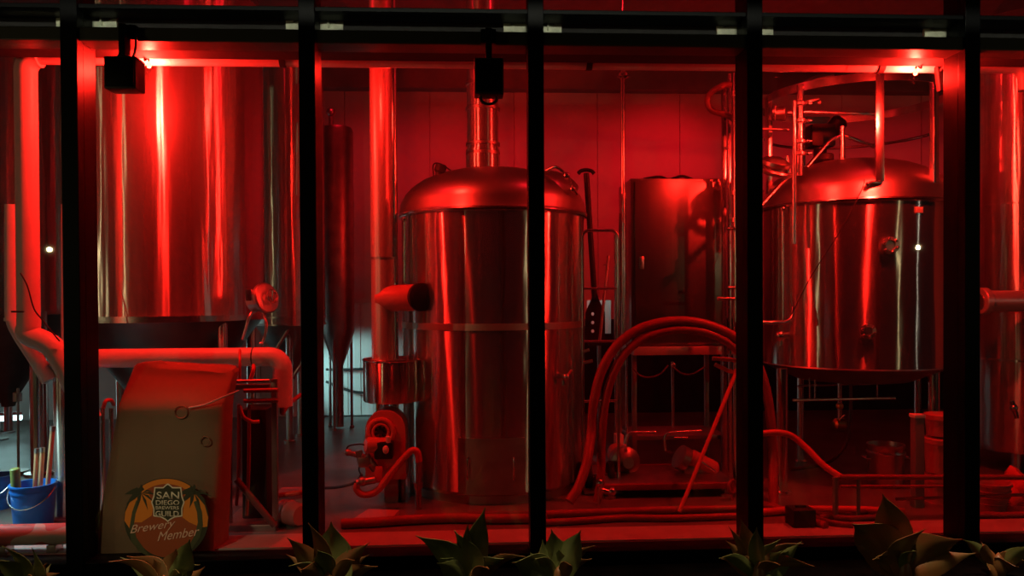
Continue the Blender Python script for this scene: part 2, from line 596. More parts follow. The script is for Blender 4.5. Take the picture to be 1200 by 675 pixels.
# side manway low at the right
mp_ = P(310, 352, fY-.35)
mx_ = Vector((.84, -.50, .22)).normalized()
m0_ = P(303, 352, fY-.55)
t2 = part('manway', G().lathe([(.085, -.06), (.085, .055), (.125, .06), (.13, .07), (.13, .095), (.12, .105), (.06, .112), (0, .114)], m0_, 40, mx_), 'dome_steel', t)
part('hand_wheel', G().torus(m0_+mx_*.16, .05, .009, mx_).cyl(m0_+mx_*.11, m0_+mx_*.165, .014).cyl(m0_+mx_*.16-Vector((0, 0, .05)), m0_+mx_*.16+Vector((0, 0, .05)), .007), 'pipe_steel', t2)
part('hinge_block', G().box(m0_+mx_*.07+Vector((-.10, -.08, .03)), (.05, .06, .10), None, .01), 'pipe_steel', t2)
part('sample_tap', G().hose([P(308, 366, 1.35), P(312, 378, 1.3), P(311, 392, 1.28), P(306, 404, 1.27)], .012).ball(P(306, 403, 1.27), .02), 'pipe_steel', t2)
part('hinge_arm', G().hose([P(298, 362, 1.4), P(292, 372, 1.35), P(288, 385, 1.35), P(284, 398, 1.35)], .014), 'pipe_steel', t2)

# --- fermenter far left behind the first pane
fY = 3.0
fx = P(8, 345, fY)
R = 70*mpp(8, fY)
z1 = P(8, 368, fY-R).z
t = thing('fermenter', 'fermenter at the far left, behind the bent white pipes and blue buckets', 'tank', (fx.x, fY, 0))
part('shell', lathe_at([(R, z1), (R, 4.2)], (fx.x, fY)), 'tank_steel', t)
part('top_head', lathe_at([(R, 4.2), (R*.9, 4.36), (R*.5, 4.5), (0, 4.55)], (fx.x, fY)), 'dome_steel', t)
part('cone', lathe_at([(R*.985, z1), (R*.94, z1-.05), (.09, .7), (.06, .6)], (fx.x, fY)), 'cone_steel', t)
part('rim_band', G().band((fx.x, fY, z1+.01), R+.012, .05, .03, 80), 'pipe_steel', t)
for px_, yy in ((46, 2.55),):
    q = P(px_, 500, yy)
    part('leg', pipe_leg(G(), q.x, yy, 0, z1+.02, 9.5*mpp(46, yy)), 'pipe_steel', t)
for a in (150, 260, 45):
    part('leg', pipe_leg(G(), fx.x+R*.85*math.cos(math.radians(a)), fY+R*.85*math.sin(math.radians(a)), 0, z1, .045), 'pipe_steel', t)
part('outlet_pipe', G().cyl((fx.x, fY, .62), (fx.x, fY, .35), .04), 'pipe_steel', t)

# --- slim fermenter between the big one and the second mullion
fY = 4.3
fx = P(340, 345, fY)
R = 40*mpp(340, fY)
z1 = P(340, 382, fY-R).z
t = thing('fermenter', 'slim dark red fermenter on struts behind the big fermenter, right edge of its pane', 'tank', (fx.x, fY, 0))
part('shell', lathe_at([(R, z1), (R, 4.7)], (fx.x, fY)), 'tank_steel', t)
part('top_head', lathe_at([(R, 4.7), (R*.8, 4.82), (0, 4.88)], (fx.x, fY)), 'dome_steel', t)
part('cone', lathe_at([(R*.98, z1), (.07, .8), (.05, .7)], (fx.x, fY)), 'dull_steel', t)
for yy in (362, 372, 381):
    part('band', G().band((fx.x, fY, P(340, yy, fY-R).z), R+.012, .02, .03), 'pipe_steel', t)
for (a, b) in (((349, 368), (322, 412)), ((368, 405), (343, 442))):
    part('strut', G().cyl(P(*a, fY-.35), P(*b, fY-.35), .022), 'pipe_steel', t)
q = P(339, 440, fY-.3)
part('leg', pipe_leg(G(), q.x, fY-.3, 0, z1+.0, .040), 'pipe_steel', t)
q = P(352, 440, fY+.1)
part('leg', pipe_leg(G(), q.x, fY+.1, 0, z1+.0, .040), 'pipe_steel', t)

# --- far vessel with conical bottom in the third pane
fY = 4.9
fx = P(396, 345, fY)
R = 19*mpp(396, fY)
z1, z0, zt = P(396, 388, fY-R).z, P(396, 428, fY).z, P(396, 150, fY).z
t = thing('brite_tank', 'far narrow dark vessel with a cone bottom, before the pale back door', 'tank', (fx.x, fY, 0))
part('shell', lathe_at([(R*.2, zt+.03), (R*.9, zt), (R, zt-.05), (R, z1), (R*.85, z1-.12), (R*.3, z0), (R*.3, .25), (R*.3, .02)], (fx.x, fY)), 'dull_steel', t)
for a in (20, 140, 260):
    part('leg', pipe_leg(G(), fx.x+R*.8*math.cos(math.radians(a)), fY+R*.8*math.sin(math.radians(a)), 0, z1, .018), 'dull_steel', t)
part('top_valve', G().cyl((fx.x-.07, fY, zt), (fx.x-.07, fY, zt+.16), .03).ball((fx.x-.07, fY, zt+.2), .06), 'dull_steel', t)

# --- middle boiler tank
tY = 1.95
tx = P(578, 345, tY).x
R = 106*mpp(578, tY)
zb = .07
zr = P(578, 243, tY-R).z
zd = P(578, 203, tY).z
t = thing('boiler', 'tall round tank in the middle with a banded flue on its dome', 'tank', (tx, tY, 0))
part('shell', lathe_at([(R*.97, zb), (R, zb+.03), (R, zr-.03), (R, zr)], (tx, tY), 96), 'kettle_steel', t)
dome = [(R+.02, zr), (R+.03, zr+.015)]
for i in range(9):
    a = i/8
    dome.append(((R+.02)*math.cos(a*PI/2)**.8 if i < 8 else 0, zr+.03+(zd-zr)*math.sin(a*PI/2)))
part('dome', lathe_at(dome, (tx, tY), 96), 'dome_steel', t)
part('rim', G().torus((tx, tY, zr), R+.012, .02, n=96), 'pipe_steel', t)
part('seam_band', G().band((tx, tY, P(578, 383.5, tY-R).z), R+.006, .055, .02, 96), 'band_steel', t)
part('foot_ring', G().band((tx, tY, .05), R*.96, .1, .05, 80), 'dull_steel', t)
# access panel low on the front, bent to the shell


def curved_panel(cx, cy, Rr, a0, a1, z0, z1, th, n=18):
    g = G()
    V = []
    for i in range(n+1):
        a = a0+(a1-a0)*i/n
        e = Vector((math.cos(a), math.sin(a), 0))
        V.append([g.bm.verts.new(Vector((cx, cy, z))+e*rr) for z, rr in ((z0, Rr), (z1, Rr), (z1, Rr+th), (z0, Rr+th))])
    for A, B in zip(V[:-1], V[1:]):
        for k in range(4):
            g.bm.faces.new((A[k], A[(k+1) % 4], B[(k+1) % 4], B[k]))
    g.bm.faces.new(V[0])
    g.bm.faces.new(list(reversed(V[-1])))
    return g


def ang(px_, cx, cy, Rr):
    """angle on a vessel's front where photo column px_ meets it"""
    best = None
    for i in range(181, 360):
        a = math.radians(i)
        p = Vector((cx+Rr*math.cos(a), cy+Rr*math.sin(a), 1.6))
        v = p-CAM
        x = CX+F*v.dot(rt)/v.dot(fwd)
        if best is None or abs(x-px_) < best[0]:
            best = (abs(x-px_), a)
    return best[1]


def on_shell(px_, py_, cx, cy, Rr):
    a = ang(px_, cx, cy, Rr)
    y = cy+Rr*math.sin(a)
    return Vector((cx+Rr*math.cos(a), y, P(px_, py_, y).z)), Vector((math.cos(a), math.sin(a), 0))


a0, a1 = ang(536, tx, tY, R), ang(613, tx, tY, R)
pz0, pz1 = P(575, 580, tY-R).z, P(575, 514, tY-R).z
pan = part('access_panel', curved_panel(tx, tY, R-.004, a0, a1, pz0, pz1, .016), 'dull_steel', t)
for xx in (549, 599):
    q, e = on_shell(xx, 548, tx, tY, R)
    part('handle', G().hose([q+Vector((0, 0, .08))+e*.01, q+Vector((0, 0, .075))+e*.04, q+Vector((0, 0, -.075))+e*.04, q+Vector((0, 0, -.08))+e*.01], .007, sub=4), 'pipe_steel', pan)
# relief valve on the dome, left
q = P(515, 209, tY-.35)
v = part('relief_valve', G().cyl(q-Vector((0, 0, .10)), q+Vector((0, 0, .07)), .035).cyl(q+Vector((0, 0, .05)), q+Vector((.02, 0, .12)), .05, bev=.01), 'black_rubber', t)
part('lever_wire', G().hose([P(508, 206, tY-.35), P(508, 193, tY-.35), P(516, 192, tY-.35), P(530, 201, tY-.35), P(541, 207, tY-.33)], .006), 'black_rubber', v)
# manway on the dome, right
q = P(650, 222, tY-.35)
mw = part('manway', G().lathe([(.16, -.12), (.16, .05), (.19, .06), (.19, .085), (.15, .11), (.08, .13), (0, .135)], q, 36, (.25, -.45, .75)), 'dome_steel', t)
part('clamp_bar', G().hose([P(640, 200, tY-.55), P(652, 196, tY-.6), P(664, 206, tY-.6), P(669, 216, tY-.55), P(676, 228, tY-.5)], .013), 'pipe_steel', mw)
part('hand_knob', G().ball(P(671, 222, tY-.55), .03), 'pipe_steel', mw)
part('hand_knob', G().ball(P(664, 206, tY-.62), .03), 'pipe_steel', mw)
# tap on the right side
q, e = on_shell(655, 441, tx, tY, R)
sv = part('sample_tap', G().cyl(q, q+e*.07, .03).cyl(q+e*.05+Vector((0, 0, .03)), q+e*.05-Vector((0, 0, .07)), .016).ball(q+e*.08, .03), 'pipe_steel', t)
part('tap_lever', G().cyl(q+e*.08, q+e*.10+Vector((.03, 0, .06)), .009), 'tag_red', sv)
# thin drain pipe on the left
part('gauge_pipe', G().cyl(P(474, 254, tY-.45), P(474, 330, tY-.45), .012).ball(P(474, 257, tY-.45), .025), 'pipe_steel', t)

# flue on the dome
fl = P(566, 200, tY)
t = thing('flue', 'banded steel flue pipe rising from the dome of the middle tank', 'flue', (fl.x, tY, zd))
rf = 18.5*mpp(566, tY)
zf0, zf1 = zd-.01, 4.9
part('pipe', lathe_at([(rf, zf0), (rf, zf1)], (fl.x, tY), 48), 'flue_steel', t)
part('base_collar', lathe_at([(rf*1.22, zf0-.01), (rf*1.22, zf0+.03), (rf*1.08, zf0+.05), (rf*1.08, zf0+.22)], (fl.x, tY), 48), 'flue_steel', t)
for yy in (94, 124, 166, 177):
    z = P(566, yy, tY-rf).z
    part('band', G().band((fl.x, tY, z), rf+.012, .025, .02, 48), 'dull_steel', t)

# --- kettle in the fifth pane
kY = 1.95
kx = P(999, 345, kY).x
R = 105*mpp(999, kY)
kz0 = P(999, 434, kY-R).z
kz1 = P(999, 232, kY-R).z
kzd = P(985, 192, kY).z
t = thing('brew_kettle', 'round kettle on legs with a flat hoop guard on posts above its dome', 'tank', (kx, kY, 0))
part('shell', lathe_at([(R, kz0), (R, kz1)], (kx, kY), 96), 'kettle_steel', t)
dome = [(R+.015, kz1-.01), (R+.025, kz1+.01)]
for i in range(9):
    a = i/8
    dome.append(((R+.015)*math.cos(a*PI/2)**.9 if i < 8 else 0, kz1+.03+(kzd-kz1)*math.sin(a*PI/2)))
part('dome', lathe_at(dome, (kx, kY), 96), 'dome_steel', t)
part('rim', G().torus((kx, kY, kz1), R+.012, .02, n=96), 'pipe_steel', t)
part('bottom_head', lathe_at([(R, kz0), (R+.004, kz0-.012), (R*.95, kz0-.03), (R*.6, kz0-.16), (0, kz0-.2)], (kx, kY), 96), 'dull_steel', t)
for px_, yy in ((916.5, kY-.62), (1094, kY-.50), (938, kY+.55), (1075, kY+.6)):
    q = P(px_, 500, yy)
    part('leg', pipe_leg(G(), q.x, yy, 0, kz0+.0, (6.5 if yy < kY else 4)*mpp(px_, yy)), 'pipe_steel', t)
for (px_, py_, rr) in ((1040, 288, 10), (1016, 388, 8.5)):
    q, e = on_shell(px_, py_, kx, kY, R)
    r_ = rr*mpp(px_, q.y)
    sp = part('sight_port', G().lathe([(r_*.7, -.01), (r_*.7, .03), (r_, .03), (r_, .05), (r_*.6, .055), (r_*.55, .04), (0, .04)], q, 28, e), 'dome_steel', t)
    for k in range(6):
        a = k*PI/3+.3
        s_ = e.cross(Vector((0, 0, 1)))
        part('nut', G().ball(q+e*.055+(s_*math.cos(a)+Vector((0, 0, 1))*math.sin(a))*r_*.8, r_*.2), 'pipe_steel', sp)
q, e = on_shell(922, 393, kx, kY, R)
sv = part('sample_tap', G().cyl(q-e*.01, q+e*.08, .03).ball(q+e*.09, .045).cyl(q+e*.08, q+e*.08-Vector((0, 0, .09)), .016), 'pipe_steel', t)
part('tap_lever', G().cyl(q+e*.1, q+e*.14+Vector((.05, 0, .05)), .01), 'pipe_steel', sv)
q, e = on_shell(922, 245, kx, kY, R)
part('gauge_pipe', G().cyl(q+e*.05, q+e*.05-Vector((0, 0, 1.02)), .012).ball(q+e*.05, .024), 'pipe_steel', t)
q, e = on_shell(1077, 246, kx, kY, R)
part('name_plate', G().box(q+e*.006, (.07, .012, .05), Matrix.Rotation(math.atan2(e.y, e.x)+PI/2, 3, 'Z'), .003), 'plate_zinc', t)
part('lid_clip', G().box(P(1026, 214, kY-R*.98)+Vector((0, 0, .0)), (.10, .04, .025), None, .008).ball(P(1017, 216, kY-R*.98), .02), 'pipe_steel', t)
# low dome collar with black cap
q = P(967, 190, kY-.1)
part('vent_cap', G().cyl(q-Vector((0, 0, .08)), q+Vector((0, 0, .03)), .05).cyl(q+Vector((0, 0, .01)), q+Vector((0, 0, .075)), .075, bev=.01), 'black_rubber', t)

# hoop guard above the kettle
hz = P(1000, 88, kY-R*.98).z
hp = part('guard_hoop', G().band((kx, kY, hz), R*.98, .072, .012, 96), 'pipe_steel', t)
q, e = on_shell(1030, 150, kx, kY, R*.965)
for a_, zb_ in ((math.atan2(e.y, e.x), kz1+.03), (ang(1096, kx, kY, R*.965), kz1+.03), (math.radians(100), kz1+.08), (ang(897, kx, kY, R*.965), kz1+.03)):
    c = Vector((kx+R*.955*math.cos(a_), kY+R*.955*math.sin(a_), 0))
    part('post', G().box(c+Vector((0, 0, (zb_+hz)/2)), (.066, .045, hz-zb_+.04), Matrix.Rotation(a_+PI/2, 3, 'Z'), .003), 'pipe_steel', hp)
part('back_rail', G().tube([Vector((kx+R*.93*math.cos(a), kY+R*.93*math.sin(a), hz-.30)) for a in [math.radians(d_) for d_ in range(5, 160, 5)]], .014, 8), 'pipe_steel', hp)
part('standpipe', G().cyl(P(987, 148, kY-.2), P(987, 206, kY-.2), .025), 'pipe_steel', t)
part('slant_pipe', G().hose([P(987, 158, kY-.2), P(1003, 164, kY-.2), P(1030, 174, kY-.1)], .018), 'pipe_steel', t)
part('slant_pipe', G().hose([P(984, 160, kY-.2), P(972, 166, kY-.2), P(958, 182, kY-.2), P(946, 196, kY-.2)], .018), 'pipe_steel', t)

# valve manifold at the kettle's left
vY = kY-.45
t = thing('valve_manifold', 'stack of clamped pipes and valves at the left of the kettle dome', 'pipework', (P(935, 200, vY).x, vY, kz1))
part('riser_pipe', G().cyl(P(931, 118, vY-.1), P(930.5, 286, vY-.1), .018), 'pipe_steel', t)
part('feed_pipe', G().cyl(P(938, 100, vY), P(937, 206, vY), 4.2*mpp(938, vY)), 'pipe_steel', t)
for yy in (122, 142, 166, 180):
    c = P(937.5, yy, vY)
    cl = part('clamp', G().cyl(c-Vector((0, 0, .018)), c+Vector((0, 0, .018)), .052, bev=.008), 'dome_steel', t)
    part('wing_nut', G().ball(c+Vector((.06, -.03, 0)), .018).box(c+Vector((.075, -.03, 0)), (.04, .012, .014), None, .003), 'pipe_steel', cl)
part('branch_pipe', G().cyl(P(940, 131, vY), P(1032, 134, vY), .016), 'pipe_steel', t)
part('swan_neck', G().hose([P(936, 118, vY), P(937, 108, vY), P(943, 99, vY), P(955, 92, vY+.1), P(975, 88, vY+.25)], .024), 'pipe_steel', t)
c = P(912, 133, vY)
pm = part('actuator', G().lathe([(.045, -.06), (.06, -.05), (.06, .05), (.045, .06)], c, 24, (1, -.35, 0)).cyl(c, P(930, 132, vY), .022), 'dull_steel', t)
part('hand_wheel', G().torus(c+Vector((-.05, -.05, 0)), .062, .01, (1, -.6, 0)).cyl(c+Vector((-.05, -.05, -.06)), c+Vector((-.05, -.05, .06)), .007), 'pipe_steel', pm)
part('lever', G().box(P(950, 118, vY), (.16, .02, .022), Matrix.Rotation(-.25, 3, 'Y'), .005).ball(P(960, 120, vY), .02), 'pipe_steel', t)
part('cross_rod', G().cyl(P(893, 151, vY), P(924, 152, vY), .012), 'dull_steel', t)
# manway at the kettle's left shoulder
q = P(910, 190, kY-.4)
t = thing('manway_cover', 'round hinged manway lid leaning at the left shoulder of the kettle', 'hatch', q - Vector((0, 0, .1)))
part('lid', G().lathe([(.11, -.05), (.13, -.03), (.13, 0), (.10, .03), (.04, .045), (0, .05)], q, 32, (.15, -.35, .9)), 'dome_steel', t)
part('ring', G().torus(q-Vector((0, 0, .09)), .115, .025, (.15, -.35, .9)), 'dome_steel', t)
part('hinge', G().cyl(P(922, 183, kY-.45), P(926, 206, kY-.45), .015), 'pipe_steel', t)
part('brace', G().cyl(P(893, 240, kY-.55), P(924, 206, kY-.45), .017), 'pipe_steel', t)
# dark valve body behind, with diagonal pipes
bY = kY+.25
t = thing('dark_actuator', 'black boxy motor behind the kettle valves, above the dome', 'motor', P(964, 190, bY))
part('body', G().box(P(961, 160, bY), (.24, .18, .22), None, .03).cyl(P(961, 160, bY)-Vector((0, 0, .08)), P(961, 160, bY)-Vector((0, 0, .28)), .06), 'black_plastic', t)
part('head', G().lathe([(.08, -.05), (.08, .08), (.05, .11), (0, .115)], P(978, 150, bY), 24, (.4, -.3, .6)), 'black_plastic', t)
# cable across the kettle front
single('signal_cable', G().hose([P(1013, 210, kY-R-.04), P(1010, 222, kY-R-.05), P(985, 270, kY-R-.06), P(950, 325, kY-R+.03), P(926, 372, kY-R+.16)], .004), 'black_rubber',
       'thin dark cable slung diagonally across the kettle front', 'cable')
t = thing('kettle_inlet', 'short red pipe stub with bend entering the left side of the kettle', 'pipe', P(910, 380, kY-.75))
part('stub', G().hose([P(880, 378, kY-.75), P(905, 378, kY-.75), P(921, 377, kY-.72), P(928, 370, kY-.68), P(930, 360, kY-.66)], .018), 'pipe_steel', t)

# --- tank at the far right
fY = 2.15
fx = P(1200, 345, fY)
R = 64*mpp(1200, fY)
z1 = P(1200, 530, fY-R).z
t = thing('fermenter', 'right-hand fermenter cut by the frame, with a thick side pipe', 'tank', (fx.x, fY, 0))
part('shell', lathe_at([(R*.95, z1-.05), (R, z1), (R, 4.2)], (fx.x, fY)), 'tank_steel', t)
part('top_head', lathe_at([(R, 4.2), (R*.8, 4.35), (0, 4.45)], (fx.x, fY)), 'dome_steel', t)
part('weld_band', G().band((fx.x, fY, P(1170, 235, fY-R).z), R+.005, .015, .02, 80), 'tank_steel', t)
part('weld_band', G().band((fx.x, fY, P(1170, 425, fY-R).z), R+.005, .02, .02, 80), 'tank_steel', t)
for a in (40, 140, 225, 310):
    part('leg', pipe_leg(G(), fx.x+R*.8*math.cos(math.radians(a)), fY+R*.8*math.sin(math.radians(a)), 0, z1, .04), 'pipe_steel', t)
mY = fY-R-.12
mw = part('side_pipe', G().cyl(P(1154, 353, mY), P(1215, 353, mY), 12.5*mpp(1180, mY), 32), 'stack_steel', t)
part('flange', G().cyl(P(1148, 353, mY), P(1156, 353, mY), 16*mpp(1150, mY), 32, .008), 'stack_steel', mw)
part('flange_face', G().cyl(P(1146.5, 353, mY), P(1149, 353, mY), 9*mpp(1150, mY), 24), 'dull_steel', mw)
part('outlet_tap', G().cyl(P(1186, 470, mY), P(1192, 490, mY), .02).ball(P(1188, 478, mY), .035), 'pipe_steel', t)

# ------------------------------------------------------------------ stack pipe and burner, third pane
sY = 1.45
q = P(448.5, 300, sY)
m_ = mpp(448, sY)
t = thing('stack_pipe', 'thick vertical red lit pipe left of the middle tank', 'pipe', (q.x, sY, 1.0))
part('upper_pipe', G().cyl((q.x-.01, sY, P(448, 302, sY).z), (q.x-.01, sY, 4.8), 12.5*m_, 40), 'stack_steel', t)
part('lower_pipe', G().cyl((q.x, sY, P(448, 424, sY).z), (q.x, sY, P(448, 302, sY).z), 13.5*m_, 40), 'stack_steel', t)
part('joint_band', G().band((q.x, sY, P(448, 302, sY-.1).z), 14*m_, .02, .02, 48), 'dull_steel', t)
br = part('branch', G().lathe([(10*m_, -.05), (15.5*m_, .04), (15.5*m_, 38*m_)], P(448, 350, sY-.02), 36, (1, -.12, .03)), 'burner_paint', t)
part('branch_end', G().cyl(P(478, 350, sY+.02), P(520, 352, tY-.5), 11*m_, 28), 'dull_steel', t)
c = P(494, 348, sY-.13)
dm = part('damper_cap', G().lathe([(15*m_, -.05), (16.5*m_, -.03), (16.5*m_, 0), (13*m_, .015), (0, .02)], c, 36, (.6, -.8, 0)), 'black_rubber', t)
single('conduit_pipe', G().cyl((P(461, 300, sY+.2).x, sY+.2, .02), (P(461, 300, sY+.2).x, sY+.2, 4.8), 5.5*m_, 24), 'pipe_steel',
       'slim pipe just behind the right side of the thick stack pipe', 'pipe')
dY = sY+.05
q = P(459.5, 445, dY)
rd = 33.5*mpp(459, dY)
zt, zb_ = P(459, 424, dY-rd).z, P(459, 474, dY-rd).z
t = thing('condensate_drum', 'short polished steel drum at the foot of the stack pipe', 'drum', (q.x, dY, zb_))
part('drum_shell', lathe_at([(rd*.97, zb_), (rd, zb_+.01), (rd, zt-.01), (rd*.97, zt)], (q.x, dY), 64), 'kettle_steel', t)
part('rim', G().torus((q.x, dY, zt), rd*.98, .012, n=64), 'pipe_steel', t)
part('drain_stem', G().cyl(P(442.5, 470, dY-.1), P(442.5, 492, dY-.1), .014), 'brass', t, 'brass drain stem')
part('support_leg', G().cyl((q.x+rd*.6, dY+.1, .0), (q.x+rd*.6, dY+.1, zb_+.02), .025).cyl((q.x-rd*.3, dY+.18, 0), (q.x-rd*.3, dY+.18, zb_+.02), .025), 'dull_steel', t)

bY = 1.25
mb = mpp(450, bY)
c = P(452, 515, bY)
t = thing('burner', 'red lit burner unit with a round fan housing, left of the middle tank', 'burner', (c.x, bY+.1, 0))
# arched housing plate
xs0, xs1 = P(428, 515, bY).x, P(475, 515, bY).x
cxh, rh = (xs0+xs1)/2, (xs1-xs0)/2
ztop_ = P(452, 481, bY).z
outl = [(xs0, P(452, 562, bY).z), (xs1, P(452, 562, bY).z)]
outl += [(cxh+rh*math.cos(a), ztop_-rh+rh*math.sin(a)) for a in [i*PI/14 for i in range(15)]]
part('housing', G().poly([(x, bY, z) for x, z in outl], (0, .26, 0)), 'burner_paint', t)
fc = P(446.5, 506, bY)
fan = part('fan_ring', G().torus((fc.x, bY-.01, fc.z), .10, .022, (0, 1, 0)).torus((fc.x, bY-.02, fc.z), .065, .012, (0, 1, 0)), 'burner_paint', t)
gb = G()
for k in range(7):
    a = k*2*PI/7
    gb.box((fc.x+.045*math.cos(a), bY-.008, fc.z+.045*math.sin(a)), (.07, .006, .02), Matrix.Rotation(-a, 3, 'Y'))
part('fan_blades', gb.cyl((fc.x, bY, fc.z), (fc.x, bY-.03, fc.z), .022), 'black_rubber', fan)
part('motor', G().lathe([(.05, -.10), (.065, -.09), (.065, .06), (.05, .085), (0, .09)], P(440, 522, bY-.08), 28, (-.85, -.4, .1)), 'burner_paint', t)
part('ignition_box', G().box(P(450, 527, bY-.08), (.15, .12, .14), None, .02), 'black_plastic', t)
part('sensor', G().cyl(P(455, 511, bY-.16), P(455, 519, bY-.16), .02, bev=.006), 'white_plastic', t, 'small white sensor capsule')
part('capacitor', G().ball(P(452, 527, bY-.15), .026, (1, 1, 1.3)), 'white_plastic', t)
gv = G().cyl(P(407, 530, bY-.1), P(436, 538, bY-.1), .022).cyl(P(420, 528, bY-.1), P(424, 546, bY-.1), .03).ball(P(408, 530, bY-.1), .03).cyl(P(428, 534, bY-.1), P(440, 550, bY-.08), .035).box(P(427, 541, bY-.1), (.09, .08, .08), None, .012)
gt = part('gas_train', gv, 'dull_steel', t)
part('sense_line', G().hose([P(406, 528, bY-.1), P(408, 523, bY-.1), P(416, 521, bY-.1), P(426, 521, bY-.1), P(430, 527, bY-.1)], .006).hose([P(421, 544, bY-.1), P(421, 552, bY-.1), P(426, 560, bY-.1)], .006), 'black_rubber', gt)
part('warning_tag', G().box(P(443.5, 556, bY-.14), (.06, .012, .13), Matrix.Rotation(.1, 3, 'Y'), .004), 'tag_red', t, 'red hanging tag')
part('stand', G().span((P(450, 560, bY).x, bY+.03, 0), (P(466, 560, bY).x, bY+.2, P(450, 560, bY).z)).cyl((P(470, 600, bY).x, bY+.12, 0), (P(470, 560, bY).x, bY+.12, P(470, 555, bY).z), .025), 'dull_steel', t)
hY = bY-.18
t = thing('burner_hose', 'bright red hose looping up beside the burner into an upright fitting', 'hose', P(450, 590, hY))
part('tube', G().hose([P(419, 567, hY), P(418, 573, hY), P(424, 579, hY), P(434, 579, hY), P(444, 573, hY), P(458, 555, hY), P(474, 536, hY), P(483, 528, hY), P(489, 530, hY), P(491, 541, hY)], .028, 14), 'hose_bright', t)
part('riser', G().cyl(P(491, 540, hY), (P(490, 595, hY).x, hY, .0), .024).cyl(P(490, 566, hY), P(490, 572, hY), .036), 'dull_steel', t)
part('valve', G().cyl(P(418, 566, hY), P(440, 562, hY), .03).ball(P(425, 564, hY), .04), 'dull_steel', t)
single('ground_cable', G().hose([P(378, 572, 1.5), P(395, 571, 1.4), P(412, 567, 1.2), P(420, 562, 1.12), P(424, 556, 1.1)], .012), 'black_rubber', 'dark cable running along the floor to the burner from the left', 'cable')
single('wall_cable', G().hose([P(382, 433, WALL_Y-.3), P(405, 433, WALL_Y-.3), P(440, 432, WALL_Y-.3)], .018), 'black_rubber', 'straight black cable before the pale back door, upper of two', 'cable')
single('wall_cable', G().hose([P(382, 447, WALL_Y-.3), P(398, 454, WALL_Y-.3), P(415, 459, WALL_Y-.3), P(440, 461, WALL_Y-.3)], .018), 'black_rubber', 'sagging black cable before the pale back door, lower of two', 'cable')
# low concrete pad catching red light
g = G().poly([P(408, 601, .72)*1, P(452, 601, .72), P(470, 590, 1.0), P(420, 590, 1.0)], (0, 0, 0.02))
fp = [P(405, 607, .62), P(455, 607, .62), P(468, 592, .95), P(432, 588, 1.0)]
single('folded_sheet', G().poly([(p.x, p.y, .0) for p in fp], (0, 0, .03)), 'tub_plastic', 'flat folded red lit sheet on the floor below the burner', 'sheet')

# ------------------------------------------------------------------ fourth pane
t = thing('drop_pipe', 'thin vertical pipe hanging with a flange left of the steel cabinet', 'pipe', (P(730, 200, 2.12).x, 2.12, 1.4))
part('pipe', G().cyl((P(730, 200, 2.12).x, 2.12, P(730, 400, 2.12).z), (P(730, 200, 2.12).x, 2.12, ZC), 2.6*mpp(730, 2.12), 20), 'pipe_steel', t)
part('flange', G().lathe([(.02, -.02), (.055, 0), (.055, .03), (.03, .04)], (P(730, 90, 2.12).x, 2.12, P(730, 90, 2.12).z), 24), 'pipe_steel', t)
CL2 = ['outermost of the thin uprights beside the steel cabinet', 'middle one of the thin uprights beside the steel cabinet', 'thin upright touching the left edge of the steel cabinet']
for i, xx in enumerate((721, 726.5, 734)):
    q = P(xx, 300, 2.35+.05*i)
    single('upright_pipe', G().cyl((q.x, q.y, 0), (q.x, q.y, P(xx, 275-25*i, q.y).z), 1.5*mpp(xx, 2.3), 12), 'pipe_steel', CL2[i], 'pipe', 'thin uprights beside the cabinet')

cY = 2.2
a, b = P(739, 209, cY), P(852, 404, cY)
t = thing('steel_cabinet', 'tall stainless cabinet with a small latch above the hose arch', 'cabinet', ((a.x+b.x)/2, cY+.3, b.z))
part('body', G().span((a.x, cY, b.z), (b.x, cY+.6, a.z), .012), 'cabinet_steel', t)
dr = part('door', G().span((a.x+.035, cY-.025, b.z+.02), (b.x-.05, cY+.005, a.z-.03), .01), 'cabinet_steel', t)
part('latch', G().box(P(752, 308, cY-.03), (5.5*mpp(752, cY), .02, 15*mpp(752, cY)), None, .008).box(P(752, 306, cY-.045), (.012, .02, .05), None, .003), 'dome_steel', dr)
for yy in (240, 370):
    part('hinge', G().cyl(P(846.5, yy-6, cY-.03), P(846.5, yy+6, cY-.03), .012), 'pipe_steel', dr)
part('ledge', G().span((P(741, 410, cY).x, cY-.06, P(741, 416, cY).z), (P(857, 410, cY).x, cY+.62, P(741, 406, cY).z), .008), 'stack_steel', t)
for lx, ly in ((a.x+.03, cY+.02), (b.x-.03, cY+.02), (a.x+.03, cY+.56), (b.x-.03, cY+.56)):
    part('leg', G().span((lx-.022, ly-.022, .0), (lx+.022, ly+.022, P(741, 412, cY).z), .003), 'dull_steel', t)
part('tray', G().span((a.x+.0, cY+.04, .30), (b.x-.0, cY+.58, .34), .004), 'dull_steel', t)
# bits lying on top of the cabinet
zt = a.z
single('cable_bundle', G().hose([(P(758, 205, cY).x, cY+.15, zt+.014), (P(775, 205, cY).x, cY+.1, zt+.03), (P(790, 205, cY).x, cY+.2, zt+.02), (P(803, 205, cY).x, cY+.12, zt+.04), (P(817, 205, cY).x, cY+.16, zt+.014)], .014), 'black_rubber', 'dark bundle of cable lying on top of the steel cabinet', 'cable')

